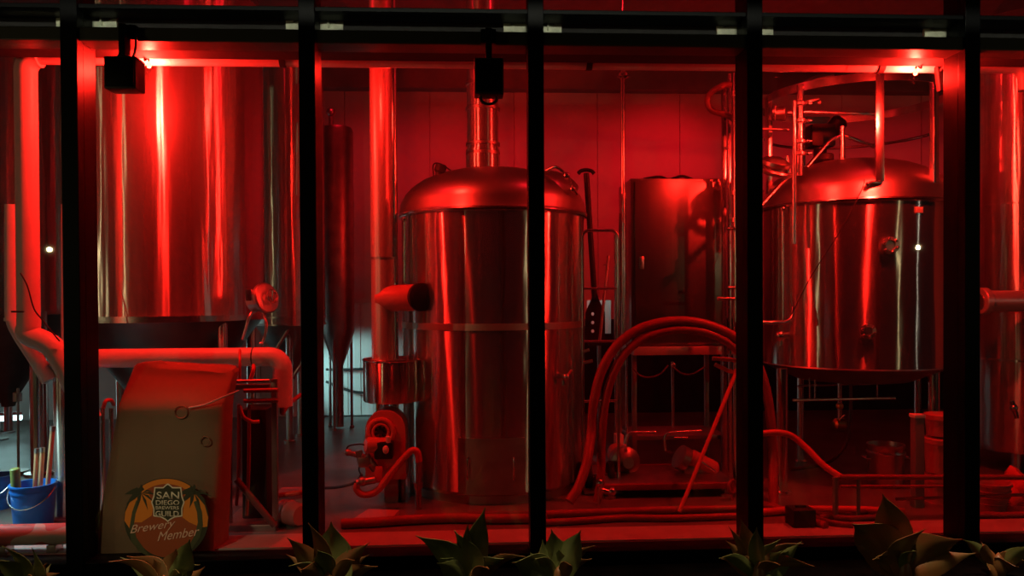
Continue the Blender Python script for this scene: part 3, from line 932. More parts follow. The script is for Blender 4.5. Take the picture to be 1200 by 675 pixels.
# tall uprights right of the cabinet
t = thing('square_upright', 'pale square steel upright at the right edge of the fourth pane, shorter one', 'post', (P(849, 200, 2.0).x, 2.0, 0))
part('post', G().span((P(846.5, 200, 2.0).x, 2.0, 0), (P(851.5, 200, 2.0).x, 2.04, P(849, 96, 2.0).z), .004), 'pipe_steel', t)
t = thing('square_upright', 'pale narrow steel upright behind, beside the thick red pipe', 'post', (P(855, 200, 2.1).x, 2.1, 0))
part('post', G().span((P(853.5, 200, 2.1).x, 2.1, 0), (P(857, 200, 2.1).x, 2.13, P(855, 86, 2.1).z), .004), 'pipe_steel', t)
t = thing('riser_pipe', 'thick bright red riser against the fourth mullion', 'pipe', (P(862.5, 200, 1.7).x, 1.7, .0))
part('pipe', G().cyl((P(862.5, 200, 1.7).x, 1.7, 0), (P(862.5, 200, 1.7).x, 1.7, P(862, 86, 1.7).z), 4.2*mpp(862, 1.7), 24), 'pipe_steel', t)
for yy in (110, 226, 258):
    part('clamp', G().cyl(P(862.5, yy, 1.7)-Vector((0, 0, .02)), P(862.5, yy, 1.7)+Vector((0, 0, .02)), 6*mpp(862, 1.7)), 'dome_steel', t)
for yy in (268, 337):
    part('side_stub', G().cyl(P(852, yy, 1.66), P(866, yy, 1.66), .014), 'pipe_steel', t)
part('handle', G().cyl(P(842, 350, 1.6), P(870, 350, 1.6), .014).ball(P(842, 350, 1.6), .02), 'pipe_steel', t)
single('hose_loop', G().hose([P(858, 99, 1.95), P(848, 100, 1.9), P(834, 108, 1.9), P(829, 118, 1.9), P(834, 129, 1.9), P(848, 134, 1.9), P(858, 138, 1.9), P(864, 146, 1.85)], .028, 14), 'hose_dark',
       'dark hose looped out from the pale uprights near the top', 'hose')

# hand truck and long tools
hY = 1.5
t = thing('hand_truck', 'tubular steel hand truck frame right of the middle tank', 'hand truck', (P(703, 420, hY).x, hY, 0))
x0, x1 = P(682.5, 300, hY).x, P(724, 300, hY).x
zt = P(703, 270, hY).z
rr = .014
part('frame', G().tube([(x0, hY, .05), (x0, hY, zt-.06)]+[(x0+.06-.06*math.cos(a), hY, zt-.06+.06*math.sin(a)) for a in [i*PI/12 for i in range(1, 7)]] + [(x1-.06+.06*math.sin(a), hY, zt-.06+.06*math.cos(a)) for a in [i*PI/12 for i in range(0, 7)]]+[(x1, hY, .05)], rr, 12), 'pipe_steel', t)
for yy in (338, 400, 470):
    z = P(703, yy, hY).z
    part('crossbar', G().cyl((x0, hY, z), (x1, hY, z), .011), 'pipe_steel', t)
part('toe_plate', G().span((x0-.01, hY-.12, .01), (x1+.01, hY+.02, .03), .004), 'dull_steel', t)
for xx in (x0+.055, x1-.055):
    part('wheel', G().lathe([(.06, -.025), (.11, -.025), (.12, -.01), (.12, .01), (.11, .025), (.06, .025)], (xx, hY+.1, .125), 28, (1, 0, 0)), 'black_rubber', t)
part('axle', G().cyl((x0, hY+.1, .125), (x1, hY+.1, .125), .012), 'dull_steel', t)
for i in range(2):
    z = P(703, 412+i*13, hY).z
    part('fitting', G().cyl((x0, hY-.01, z), (x0+.05+.03*(i % 2), hY-.03, z+.02), .014), 'dull_steel', t)

tY2 = 2.0
t = thing('mash_paddle', 'black long-handled paddle with three holes and a T grip', 'paddle', (P(697, 400, tY2).x, tY2, .9))
top, bot = P(687, 203, tY2), P(697, 352, tY2)
part('shaft', G().cyl(top, bot, .026), 'black_plastic', t)
part('grip', G().hose([top+Vector((-.075, 0, -.005)), top+Vector((-.05, 0, .02)), top+Vector((0, 0, .03)), top+Vector((.05, 0, .02)), top+Vector((.075, 0, -.005))], .018), 'black_plastic', t)
# blade with real holes
bz0, bz1 = P(697, 405, tY2).z, P(697, 345, tY2).z
bx = P(697.5, 400, tY2).x
hol = [P(694.5, yy, tY2) for yy in (368, 378, 388)]
mm = mpp(697, tY2)
g = G()
cols = 26
rows = 60
wid = 11.5*mm
cell = (bz1-bz0)/rows


def blade_half(z):
    u = (bz1-z)/(bz1-bz0)
    if u < .35:
        return wid*(.22+.78*(u/.35)**1.2)
    if u > .85:
        return wid*(1-.35*((u-.85)/.15))
    return wid


hr = 2.0*mm
for r_ in range(rows):
    z_ = bz0+cell*(r_+.5)
    hw = blade_half(z_)
    x_ = bx-hw
    segs = [(bx-hw, bx+hw)]
    for h in hol:
        if abs(z_-h.z) < hr:
            w_ = math.sqrt(hr*hr-(z_-h.z)**2)
            segs = [(segs[0][0], h.x-w_), (h.x+w_, segs[-1][1])]
    for s0, s1 in segs:
        g.span((s0, tY2-.012, z_-cell*.5), (s1, tY2+.012, z_+cell*.5))
part('blade', g, 'black_plastic', t, flat=True)
t = thing('scraper_pole', 'thin slanted pole leaning right of the black paddle', 'pole', P(703, 395, 1.9))
part('pole', G().cyl(P(713, 300, 2.0), P(703, 398, 1.85), .014), 'dull_steel', t)
part('crosspiece', G().cyl(P(707, 310, 1.98), P(713, 310, 1.98), .009), 'dull_steel', t)
t = thing('pale_panel', 'pale sheet standing in for cool lit wall behind the black paddle and hand truck', 'sheet', P(702, 400, 2.5))  # sheet takes the place of cool-lit wall glimpsed behind
part('sheet', G().span((P(688, 390, 2.5).x, 2.5, P(688, 391, 2.5).z), (P(716, 390, 2.5).x, 2.515, P(688, 352, 2.5).z)), 'paper', t)
part('stand', G().cyl((P(702, 390, 2.52).x, 2.52, 0), (P(702, 390, 2.52).x, 2.52, P(702, 380, 2.5).z), .02), 'dull_steel', t)

# hose arches
aY = 1.15
t = thing('arch_hose', 'thick red hose arching over the pump skid, outer of two', 'hose', P(700, 585, aY))
pts = [P(667, 588, .85), P(678, 570, .9), P(688, 540, 1.0), P(693, 505, aY), P(696, 470, aY), P(705, 435, aY), P(722, 406, aY), P(748, 386, aY), P(780, 377, aY), P(812, 377, aY), P(842, 385, aY), P(866, 399, aY), P(884, 420, aY), P(896, 450, aY), P(903, 490, aY), P(906, 540, aY), P(906, 595, .95)]
part('tube', G().hose(pts, 5.5*mpp(780, aY), 14), 'hose_red', t)
t = thing('arch_hose', 'red hose arching just beneath the outer hose arch, inner of two', 'hose', P(712, 585, aY))
pts = [P(700, 588, 1.1), P(704, 560, 1.12), P(705, 520, aY), P(708, 480, aY), P(716, 445, aY), P(731, 416, aY), P(755, 396, aY), P(785, 387, aY), P(815, 387, aY), P(842, 395, aY), P(862, 409, aY), P(876, 432, aY), P(884, 470, aY), P(888, 520, aY), P(888, 590, aY)]
part('tube', G().hose(pts, 5*mpp(780, aY), 14), 'hose_red', t)

# leaning pole with bent handle
lY = 1.0
t = thing('leaning_pole', 'bright red pole leaning diagonally before the pump skid', 'pole', P(797, 600, .75))
part('pole', G().cyl(P(866, 428, 1.2), P(796, 600, .72), .016), 'hose_bright', t)
part('bent_handle', G().hose([P(835, 420, 1.25), P(850, 421, 1.25), P(864, 423, 1.22), P(866, 429, 1.2), P(860, 436, 1.22), P(848, 432, 1.25), P(838, 427, 1.25)], .018), 'hose_bright', t)

# pump skid under the cabinet
kY0 = 1.25
t = thing('pump_skid', 'low steel skid with rails on the floor under the cabinet', 'skid', (P(775, 575, kY0).x, kY0+.3, 0))
z0_, z1_ = 0.07, .12
xa_, xb_ = P(702, 570, kY0).x, P(866, 570, kY0).x
part('front_rail', G().span((xa_, kY0, z0_), (xb_, kY0+.06, z1_), .006), 'hose_red', t)
part('rear_rail', G().span((xa_, kY0+.7, z0_), (xb_, kY0+.76, z1_), .006), 'hose_red', t)
part('deck', G().span((xa_+.02, kY0+.05, z1_-.02), (xb_-.02, kY0+.72, z1_), .003), 'dull_steel', t)
for xx in (xa_+.1, xb_-.1):
    for yy in (kY0+.03, kY0+.73):
        part('foot', G().lathe([(.05, 0), (.05, .02), (.02, .03), (.02, z0_+.01)], (xx, yy, 0), 20), 'dull_steel', t)
pY = kY0+.5
c = P(732, 540, pY)
t = thing('pump', 'round pump with fittings at the left of the skid, behind the hose arch', 'pump', (c.x, pY, z1_))
part('casing', G().lathe([(.07, -.08), (.13, -.06), (.13, .04), (.09, .06), (.05, .12), (0, .12)], c, 32, (.1, -1, .05)), 'dull_steel', t)
part('motor', G().lathe([(.09, 0), (.10, .02), (.10, .28), (.06, .31)], c+Vector((0, .06, 0)), 28, (0, 1, 0)), 'burner_paint', t)
part('foot', G().span((c.x-.08, pY-.04, z1_), (c.x+.08, pY+.3, c.z-.08), .005), 'dull_steel', t)
part('outlet', G().hose([c+Vector((0, -.06, .1)), P(733, 520, pY), P(738, 508, pY), P(752, 507, pY), P(768, 507, pY)], .016), 'pipe_steel', t)
c = P(806, 540, pY-.1)
t = thing('pump', 'tilted pump with a long motor behind the leaning pole', 'pump', (c.x, pY, z1_))
ax = Vector((.75, .1, -.42)).normalized()
part('motor', G().lathe([(.05, -.02), (.075, 0), (.075, .24), (.05, .27)], P(810, 536, pY-.1), 28, ax), 'burner_paint', t)
part('casing', G().lathe([(.05, -.05), (.11, -.04), (.11, .03), (.07, .05)], P(800, 537, pY-.1), 28, ax), 'dull_steel', t)
part('guide_rod', G().cyl(P(820, 540, pY-.18), P(852, 562, pY-.18), .008), 'pipe_steel', t)
part('pipe_hoop', G().hose([P(780, 528, pY-.1), P(779, 515, pY-.1), P(783, 508, pY-.1), P(800, 506, pY-.1), P(822, 505, pY-.1)], .012).cyl(P(790, 513, pY), P(806, 513, pY), .009), 'pipe_steel', t)
part('foot', G().span((c.x-.04, pY-.14, z1_), (c.x+.22, pY+.05, z1_+.06), .005), 'dull_steel', t)
single('gate_valve', G().torus(P(858, 570, 1.15), .05, .014, (.6, -.8, 0)).cyl(P(858, 570, 1.15)-Vector((0, 0, .05)), P(858, 570, 1.15)+Vector((0, 0, .05)), .008).cyl(P(858, 570, 1.15), (P(858, 570, 1.15).x, 1.15, .0), .012), 'hose_red',
       'small red hand wheel at the right end of the skid', 'valve')
single('drain_valve', G().cyl(P(703, 560, 1.0), (P(703, 580, 1.0).x, 1.0, 0), .02).ball(P(703, 566, 1.0), .035).cyl(P(703, 574, 1.0), P(718, 578, 1.0), .022).ball(P(717, 576, 1.0), .035), 'pipe_steel',
       'small upright valve on the floor at the foot of the hose arch', 'valve')
t = thing('carton_box', 'pale greenish box standing on the skid behind the pump', 'box', (P(728, 525, pY+.35).x, pY+.35, z1_))
part('carton', G().span((P(722, 525, pY+.3).x, pY+.3, z1_), (P(731, 525, pY+.3).x, pY+.42, P(722, 510, pY+.3).z), .004), 'paper', t)
# shelf items: hanging cords under the ledge
single('sagging_cord', G().hose([P(742, 432, 2.1), P(750, 440, 2.1), P(762, 442, 2.1), P(774, 438, 2.1), P(783, 428, 2.1)], .008), 'hose_dark', 'sagging cord under the left half of the cabinet ledge', 'cord')
single('sagging_cord', G().hose([P(788, 430, 2.1), P(800, 438, 2.1), P(812, 438, 2.1), P(826, 430, 2.1)], .008), 'hose_dark', 'sagging cord under the right half of the cabinet ledge', 'cord')
single('drip_pipe', G().cyl(P(788, 424, 2.15), P(789, 500, 2.15), .014).ball(P(789, 428, 2.15), .025), 'pipe_steel', 'thin vertical pipe dropping from the middle of the cabinet ledge', 'pipe')

# ------------------------------------------------------------------ under the kettle, fifth pane
t = thing('pipe_shelf', 'thin steel bar shelf with hangers under the kettle', 'shelf', P(985, 470, 1.9))
part('front_bar', G().cyl(P(929, 469, 1.6), P(1049, 466.5, 1.6), .013), 'pipe_steel', t)
part('rear_bar', G().cyl(P(935, 452, 2.2), P(1020, 450, 2.2), .010), 'pipe_steel', t)
for xx in (949, 955, 1028):
    part('hanger', G().cyl(P(xx, 438, 1.7), P(xx, 467, 1.7), .008), 'pipe_steel', t)
t = thing('drain_valve', 'brass coloured drain valve hanging below the kettle middle', 'valve', P(983, 495, 1.95))
part('drain_pipe', G().cyl(P(984, 436, 1.95), P(984, 500, 1.95), .02), 'pipe_steel', t)
part('valve_body', G().lathe([(.03, -.06), (.055, -.04), (.055, .04), (.03, .06)], P(984, 497, 1.95), 20, (1, 0, 0)).ball(P(984, 476, 1.95), .035), 'brass', t)
part('lever', G().cyl(P(984, 492, 1.9), P(990, 486, 1.88), .008), 'dull_steel', t)
single('bent_pipe', G().hose([P(926, 550, 2.0), P(945, 548, 2.0), P(968, 543, 2.0), P(985, 530, 2.0), P(995, 510, 2.0), P(997, 480, 2.0), P(997, 440, 2.0)], .016), 'hose_dark', 'dark pipe sweeping up under the kettle bottom', 'pipe')
kgY = 1.55
q = P(1038, 520, kgY)
rk = 20*mpp(1038, kgY)
zt = P(1038, 520, kgY).z
t = thing('steel_pail', 'open round steel pail behind the rail under the kettle', 'pail', (q.x, kgY, 0))
part('wall', lathe_at([(rk*.95, .005), (rk*.97, .02), (rk, zt-.03), (rk*1.04, zt-.02), (rk*1.04, zt), (rk*.97, zt), (rk*.95, zt-.03), (rk*.9, .03), (0, .03)], (q.x, kgY), 48), 'dome_steel', t)
part('bead', G().torus((q.x, kgY, zt-.07), rk*1.0, .012), 'dome_steel', t)
for s_ in (-1, 1):
    part('handle', G().hose([(q.x+s_*rk*1.0, kgY-.05, zt-.12), (q.x+s_*rk*1.25, kgY-.05, zt-.12), (q.x+s_*rk*1.25, kgY+.05, zt-.12), (q.x+s_*rk*1.0, kgY+.05, zt-.12)], .01, sub=4), 'pipe_steel', t)
q = P(1075, 560, .85)
zt = P(1075, 485, .85).z
t = thing('bollard', 'slim dark post with a pale cap right of the steel pail', 'bollard', (q.x, .85, 0))
w_ = 5.5*mpp(1075, .85)
part('post', G().span((q.x-w_, .85-w_, 0), (q.x+w_, .85+w_, zt-.01), .006), 'beam_paint', t)
part('cap', G().span((q.x-w_*1.2, .85-w_*1.2, zt-.03), (q.x+w_*1.2, .85+w_*1.2, zt), .006), 'white_plastic', t, 'pale cap')
q = P(1105, 560, 1.0)
t = thing('tub_stack', 'stack of nested round tubs beside the bollard, against the fifth mullion', 'tubs', (q.x, 1.0, 0))
rt_ = 23*mpp(1105, 1.0)
ys = [(640, 602), (600, 556), (553, 512), (510, 484)]
zb0 = 0.0
for i, (yb, yt) in enumerate(ys):
    zlo = 0 if i == 0 else P(1105, yb, 1.0).z
    zhi = P(1105, yt, 1.0).z
    r0 = rt_*(1-.05*i)
    part('tub', lathe_at([(r0*.88, zlo+.002), (r0*.97, zhi-.05), (r0*1.04, zhi-.045), (r0*1.04, zhi-.01), (r0*.98, zhi-.005)], (q.x, 1.0), 48), 'tub_plastic', t)

# rail with posts in front of the right panes
rY = .55
t = thing('guard_rail', 'low horizontal pipe rail inside the two rightmost panes', 'rail', (P(1090, 600, rY).x, rY, 0))
part('top_rail', G().cyl(P(985, 559, rY), P(1250, 559.5, rY), .020), 'hose_red', t)
part('lower_rail', G().cyl(P(1050, 585, rY), P(1250, 578, rY), .012), 'hose_red', t)
part('mid_rail', G().cyl(P(985, 570, rY+.05), P(1115, 570, rY+.05), .012), 'hose_red', t)
for xx in (979, 1006, 1215):
    q = P(xx, 600, rY)
    part('post', G().cyl((q.x, rY, 0), (q.x, rY, P(xx, 559, rY).z), .022 if xx != 1006 else .014), 'beam_paint', t)

# hoses on the floor: (label, points with depth, radius, material)
HOSES = [
    ('hose rising in a bend from the rail to the left kettle leg', [(985, 559, .57), (965, 545, .65), (945, 525, .75), (928, 511, .8), (912, 507, .8), (893, 508, .8), (880, 509, .8)], .025, 'hose_bright'),
    ('long straight red hose on the floor inside the fourth pane, upper one', [(640, 595, .75), (700, 592.5, .78), (780, 590.5, .8), (870, 588, .8)], .03, 'hose_red'),
    ('red hose on the floor inside the fourth pane, lower one with a gentle wave', [(630, 611, .55), (680, 608, .58), (730, 603, .63), (790, 605, .6), (870, 600, .62)], .026, 'hose_red'),
    ('thick red hose lying along the floor before the middle tank', [(400, 612, .60), (440, 606, .62), (480, 600, .66), (530, 599, .68), (580, 603, .64), (640, 604, .63)], .036, 'hose_red'),
    ('dark hose behind the thick one before the middle tank', [(440, 602, .72), (500, 594, .78), (560, 592, .82), (630, 593, .8)], .022, 'hose_dark'),
    ('thick pale red hose crossing the floor right of the fourth mullion', [(872, 596, .68), (905, 593, .70), (935, 589, .75), (970, 590, .73), (1010, 593, .70), (1060, 600, .62)], .03, 'hose_bright'),
    ('dark red hose slanting down right on the floor, left one of three', [(893, 577, .92), (920, 592, .72), (945, 612, .48), (968, 628, .32)], .03, 'hose_red'),
    ('dark red hose slanting down right on the floor, middle one of three', [(915, 588, .78), (945, 602, .6), (972, 622, .40), (1000, 630, .32)], .026, 'hose_dark'),
    ('dark red hose slanting down right on the floor, right one of three', [(935, 586, .80), (965, 599, .62), (995, 610, .5), (1040, 606, .54)], .024, 'hose_dark'),
    ('curled dark hose at the foot of the rail posts', [(960, 605, .55), (990, 600, .58), (1020, 588, .7), (1042, 592, .66), (1050, 606, .52)], .022, 'hose_dark'),
    ('red hose along the floor inside the rightmost pane', [(1110, 610, .46), (1150, 603, .52), (1180, 606, .5), (1230, 600, .52)], .025, 'hose_red'),
]
for lab, pts, r_, mm_ in HOSES:
    vv = []
    for (x, y, Y) in pts:
        v = P(x, y, Y)
        if y > 566:
            v.z = max(v.z, r_)
            v.z = r_ if v.z < .16 else v.z
        vv.append(v)
    single('floor_hose', G().hose(vv, r_, 12), mm_, lab, 'hose')
single('tool_case', G().box((P(938, 625, .42).x, .42, .07), (.17, .16, .14), None, .015).box((P(938, 625, .42).x, .42, .145), (.08, .02, .02), None, .005), 'black_plastic', 'small black case on the floor below the slanting hoses', 'case')
# basket and folded cloth in the last pane
q = P(1160, 600, .75)
t = thing('wire_basket', 'low round basket on the floor behind the rail in the rightmost pane', 'basket', (q.x, .75, 0))
part('wall', lathe_at([(.11, 0), (.145, .2), (.155, .2), (.155, .22), (.135, .22), (.10, .02), (0, .02)], (q.x, .75), 36), 'tub_plastic', t)
gw = G()
for zz in (.06, .11, .16):
    gw.torus((q.x, .75, zz), .112+.035*zz/.2+.004, .005)
part('hoops', gw, 'tub_plastic', t)
q = P(1192, 600, .95)
g = G()
bmesh.ops.create_icosphere(g.bm, subdivisions=3, radius=1)
rnd = random.Random(3)
for v in g.bm.verts:
    n_ = 1+.18*math.sin(5*v.co.x+3*v.co.z)+.12*math.sin(7*v.co.y+1)
    v.co = Vector((v.co.x*.16*n_, v.co.y*.14*n_, max(0, v.co.z*.19*n_+.06)))+Vector((q.x, .95, 0))
single('rag_heap', g, 'tag_red', 'crumpled rag heap on the floor right of the basket', 'rag')

# ------------------------------------------------------------------ left panes: pipes, buckets, cover
pYb = .95
t = thing('branch_pipe', 'white jacketed pipe sloping down behind the thicker bent white pipe', 'pipe', P(15, 330, pYb))
part('pipe', G().hose([P(15, 240, pYb), P(15, 300, pYb), P(15, 350, pYb), P(16, 374, pYb), P(24, 392, pYb), P(42, 420, pYb), P(58, 446, pYb)], 8.5*mpp(15, pYb), 18), 'pvc_jacket', t)
part('elbow_seam', G().cyl(P(15, 372, pYb), P(15.2, 376, pYb), 9.2*mpp(15, pYb)), 'pvc_jacket', t)
t = thing('vertical_pipe', 'white jacketed upright pipe touching the first mullion', 'pipe', P(82, 430, .8))
part('pipe', G().hose([P(79, 240, .8), P(79, 330, .8), P(79, 400, .8), P(81, 418, .8), P(90, 432, .8), P(108, 442, .8)], 6.5*mpp(80, .8), 18), 'pvc_jacket', t)
single('pipe_strap', G().torus(P(29, 365, PY), rp*1.5, .006, (0, 0, 1)), 'black_rubber', 'thin black strap around the thick bent white pipe', 'strap')

hY = .9
mh = mpp(220, hY)
z_ = P(220, 419, hY).z
t = thing('jacketed_pipe', 'white jacketed pipe running level above the draped cover, elbow at right', 'pipe', (P(220, 419, hY).x, hY, z_))
x0, x1 = P(96, 419, hY).x, P(331, 419, hY).x
part('level_run', G().tube([(x0, hY, z_), (P(297, 419, hY).x, hY, z_)], 11*mh, 24), 'pvc_jacket', t)
ra = .10
arc = [(x1-ra+ra*math.sin(a), hY, z_-ra+ra*math.cos(a)) for a in [i*PI/2/8 for i in range(9)]]
part('elbow', G().tube([(P(297, 419, hY).x+.006, hY, z_)]+arc+[(x1, hY, P(331, 476, hY).z)], 11.3*mh, 24), 'pvc_jacket', t)
part('seam', G().cyl((P(297, 419, hY).x-.004, hY, z_), (P(297, 419, hY).x+.008, hY, z_), 11.1*mh), 'black_rubber', t)
single('drain_line', G().hose([P(331, 474, .9), P(331, 484, .92), P(338, 474, 1.1), P(352, 463, 1.3)], .018), 'hose_red', 'thin red line leaving the lower end of the white elbow', 'pipe')

# steel leg in front at left, stands alone
q = P(77, 540, 1.0)
t = thing('steel_column', 'bright round steel column right of the blue bucket', 'column', (q.x, 1.0, 0))
part('shaft', G().cyl((q.x, 1.0, .02), (q.x, 1.0, P(77, 430, 1.0).z), 12*mpp(77, 1.0), 40), 'flue_steel', t)
part('foot_plate', G().lathe([(.12, 0), (.12, .02), (.085, .03)], (q.x, 1.0, 0), 32), 'dull_steel', t)
part('saddle', G().lathe([(.085, 0), (.11, .03), (.11, .05), (.06, .07)], (q.x, 1.0, P(77, 432, 1.0).z), 32), 'dull_steel', t)


def bucket(px_, py_top, Y, rpx, label, h):
    q = P(px_, py_top, Y)
    r = rpx*mpp(px_, Y)
    t = thing('bucket', label, 'bucket', (q.x, Y, q.z-h), 'blue buckets by the window')
    z = q.z-h
    part('pail', lathe_at([(r*.82, z), (r*.84, z+.01), (r*.97, q.z-.06), (r*1.0, q.z-.06), (r*1.0, q.z-.045), (r*.98, q.z-.045), (r*.99, q.z-.01), (r*1.05, q.z-.012), (r*1.05, q.z), (r*.95, q.z), (r*.8, z+.02), (0, z+.02)], (q.x, Y), 48), 'bucket_blue', t)
    pts = []
    for i in range(13):
        a = -PI/2+(i/12)*PI
        pts.append((q.x+r*1.06*math.sin(a), Y-r*1.02*math.cos(a)*.98-.01, q.z-.03-.16*math.cos(a)*.8))
    part('bail', G().tube(pts, .005, 8), 'pipe_steel', t)
    return q, r


bz = P(39, 566, .78).z
q, r = bucket(39, 566, .78, 24, 'blue bucket holding wooden handles, beside the bright steel column', bz)
TL = ['leftmost', 'middle', 'rightmost']
for i, (xt, yt, xb_) in enumerate(((43.5, 526, 40), (50, 525, 46), (62, 500, 54))):
    t = thing('brush_handle', 'wooden brush handle standing in the blue bucket, %s of three' % TL[i], 'handle', P(xb_, 590, .78), 'brush handles in the bucket')
    a, b = P(xt, yt, .80), P(xb_, 592, .78)
    part('stick', G().cyl(b, a, 2.6*mpp(40, .78), 14), 'wood_handle', t)
    part('end_cap', G().cyl(a-(a-b).normalized()*.03, a+(a-b).normalized()*.004, 3.0*mpp(40, .78), 14), 'dull_steel', t)
single('rubber_plug', G().cyl(P(20, 592, .72), P(17.5, 549, .70), 5.2*mpp(18, .72), 20, .006), 'olive_rubber', 'olive green tube standing in the left side of the blue bucket', 'tube')
bucket(-2, 556, 1.35, 17, 'blue bucket half cut off by the left edge of the frame', P(-2, 556, 1.35).z)

# rolled banner lying on the floor against the glass
bY = .2
a, b = P(-30, 627, bY), P(91, 626, bY)
rb = 12.2*mpp(45, bY)
zc = rb+.002
t = thing('rolled_banner', 'rolled pink and white banner lying along the glass at the lower left', 'banner', ((a.x+b.x)/2, bY, 0))
m = mat('banner_print', (0.70, 0.22, 0.22), 0.5)
nt = m.node_tree
tc = nt.nodes.new('ShaderNodeTexCoord')
n = nt.nodes.new('ShaderNodeTexNoise')
n.inputs['Scale'].default_value = 3.2
n.inputs['Detail'].default_value = 1.0
nt.links.new(tc.outputs['Object'], n.inputs['Vector'])
cr = nt.nodes.new('ShaderNodeValToRGB')
cr.color_ramp.interpolation = 'CONSTANT'
cr.color_ramp.elements[0].color = (0.70, 0.20, 0.20, 1)
cr.color_ramp.elements[1].position = .52
cr.color_ramp.elements[1].color = (0.75, 0.75, 0.68, 1)
nt.links.new(n.outputs['Fac'], cr.inputs['Fac'])
nt.links.new(cr.outputs['Color'], nt.nodes['Principled BSDF'].inputs['Base Color'])
zz = max(rb, P(45, 626, bY).z)
part('roll', G().cyl((a.x, bY, zz), (b.x, bY, zz), rb, 32, .004), 'banner_print', t)
gs = G()
th, turns = [], 3
sp = [(b.x+.002, bY+(rb*.95*(1-i/60))*math.cos(i*.33), zz+(rb*.95*(1-i/60))*math.sin(i*.33)) for i in range(50)]
part('rolled_edge', gs.tube(sp, .003, 6), 'paper', t)
if zz > rb+.01:
    gk = G()
    for xx in (a.x+.2, b.x-.15):
        gk.span((xx-.03, bY-.05, 0), (xx+.03, bY+.05, zz-rb+.006), .004)
    part('cradle', gk, 'dull_steel', t)
# scraps of cardboard beneath
single('cardboard_scrap', G().box((P(40, 652, .07).x, .085, .006), (.42, .10, .012), Matrix.Rotation(.05, 3, 'Z'), .002), 'paper', 'pale flat scrap on the floor below the rolled banner', 'cardboard')

# draped cover: rounded sheet over equipment, seen behind the glass with the round sign
cv = thing('draped_cover', 'grey brown cloth cover draped over equipment behind the round member sign', 'cover', (P(195, 655, .3).x, .3, 0))
g = G()
zlow, zhigh = .004, P(195, 436, .33).z
NX, NZ = 44, 30
ring = []
for k in range(NZ+1):
    v = k/NZ
    z = zlow+(zhigh-zlow)*v
    ypx = 660+(436-660)*v
    xl = 116+(152-116)*v**.8
    xr = 262+(271-262)*v
    L_, R_ = P(xl, ypx, .28), P(xr, ypx, .28)
    cxm, hw = (L_.x+R_.x)/2, (R_.x-L_.x)/2
    hd = .16+.015*(1-v)
    row = []
    for i in range(NX):
        a = 2*PI*i/NX
        ca, sa = math.cos(a), math.sin(a)
        e = .36
        fold = 1+.018*(1-v)*math.sin(9*a+1)+.010*math.sin(5*a+4*v)
        xx = cxm+hw*math.copysign(abs(ca)**e, ca)*fold
        sh = max(0, v-.82)/.18
        yy = .28+hd*math.copysign(abs(sa)**e, sa)*fold*(1-.35*sh)+.13*sh
        dz = (.02*math.sin(a*2+.5)-.05*(ca*.4))*max(0, v-.8)/.2
        row.append(g.bm.verts.new((xx, yy, z+dz)))
    ring.append(row)
for A, B in zip(ring[:-1], ring[1:]):
    for i in range(NX):
        g.bm.faces.new((A[i], A[(i+1) % NX], B[(i+1) % NX], B[i]))
# soft shoulders and closed top
prev = ring[-1]
cen = sum((v.co for v in prev), Vector())/NX
for s_, dz in ((.95, .022), (.8, .034), (.5, .04)):
    row = [g.bm.verts.new(Vector((cen.x+(v.co.x-cen.x)*s_, cen.y+(v.co.y-cen.y)*s_, v.co.z+dz))) for v in ring[-1]]
    for i in range(NX):
        g.bm.faces.new((prev[i], prev[(i+1) % NX], row[(i+1) % NX], row[i]))
    prev = row
g.bm.faces.new(prev)
part('cloth', g, 'cover_cloth', cv)
part('tie_cord', G().hose([P(221, 478, .09), P(240, 474, .10), P(262, 465, .10), P(280, 458, .13)], .006), 'paper', cv, 'pale cord')
part('grommet', G().torus(P(212, 483, .105), .042, .005, (0, 1, 0)).torus(P(240, 517, .10), .03, .004, (0, 1, 0)), 'cover_cloth', cv)

# heat exchanger rack right of the cover
xY = .62
t = thing('exchanger_rack', 'dark frame with hoses and valves right of the draped cover', 'rack', (P(298, 600, xY).x, xY, 0))
for (xx, w_) in ((322, 3.2), (269, 2.2)):
    q = P(xx, 500, xY)
    w_ *= mpp(xx, xY)
    part('post', G().span((q.x-w_, xY-w_, 0), (q.x+w_, xY+w_, P(xx, 444 if xx > 300 else 452, xY).z), .003), 'dull_steel', t)
part('top_bar', G().span((P(268, 455, xY).x, xY-.03, P(268, 456, xY).z), (P(316, 450, xY).x, xY+.03, P(300, 450, xY).z), .004), 'dull_steel', t)
part('top_tube', G().cyl(P(266, 447, xY-.05), P(316, 446, xY-.05), .012), 'dull_steel', t)
for zy in (458, 470):
    part('manifold', G().cyl(P(286, zy, xY-.06), P(326, zy-1, xY-.06), .016), 'hose_red', t)
part('plates', G().span((P(283, 500, xY+.1).x, xY+.1, .05), (P(312, 500, xY+.1).x, xY+.4, P(300, 480, xY+.1).z), .01), 'black_plastic', t)
part('base', G().span((P(262, 620, xY).x, xY-.06, .0), (P(326, 620, xY).x, xY+.42, .05), .006), 'dull_steel', t)
for xx, yb in ((280, 592), (292, 604)):
    part('tube', G().hose([P(xx, 474, xY-.05), P(xx, 500, xY-.05), P(xx-.5, 550, xY-.06), P(xx-3, yb, xY-.05)], .013), 'hose_red', t)
part('loop_hose', G().hose([P(281, 476, xY-.1), P(285, 488, xY-.11), P(295, 494, xY-.1), P(304, 494, xY-.08)], .014), 'hose_bright', t)
part('hook_pipes', G().hose([P(281, 445, xY), P(281, 425, xY), P(281, 410, xY+.1)], .010).hose([P(293, 446, xY), P(297, 434, xY), P(297, 428, xY+.05)], .014), 'hose_bright', t)
single('clamp_handle', G().box(P(262, 475, xY-.2), (.10, .04, .05), Matrix.Rotation(.35, 3, 'Y'), .008), 'black_rubber', 'black clamp handle sticking out over the right edge of the cover', 'handle')
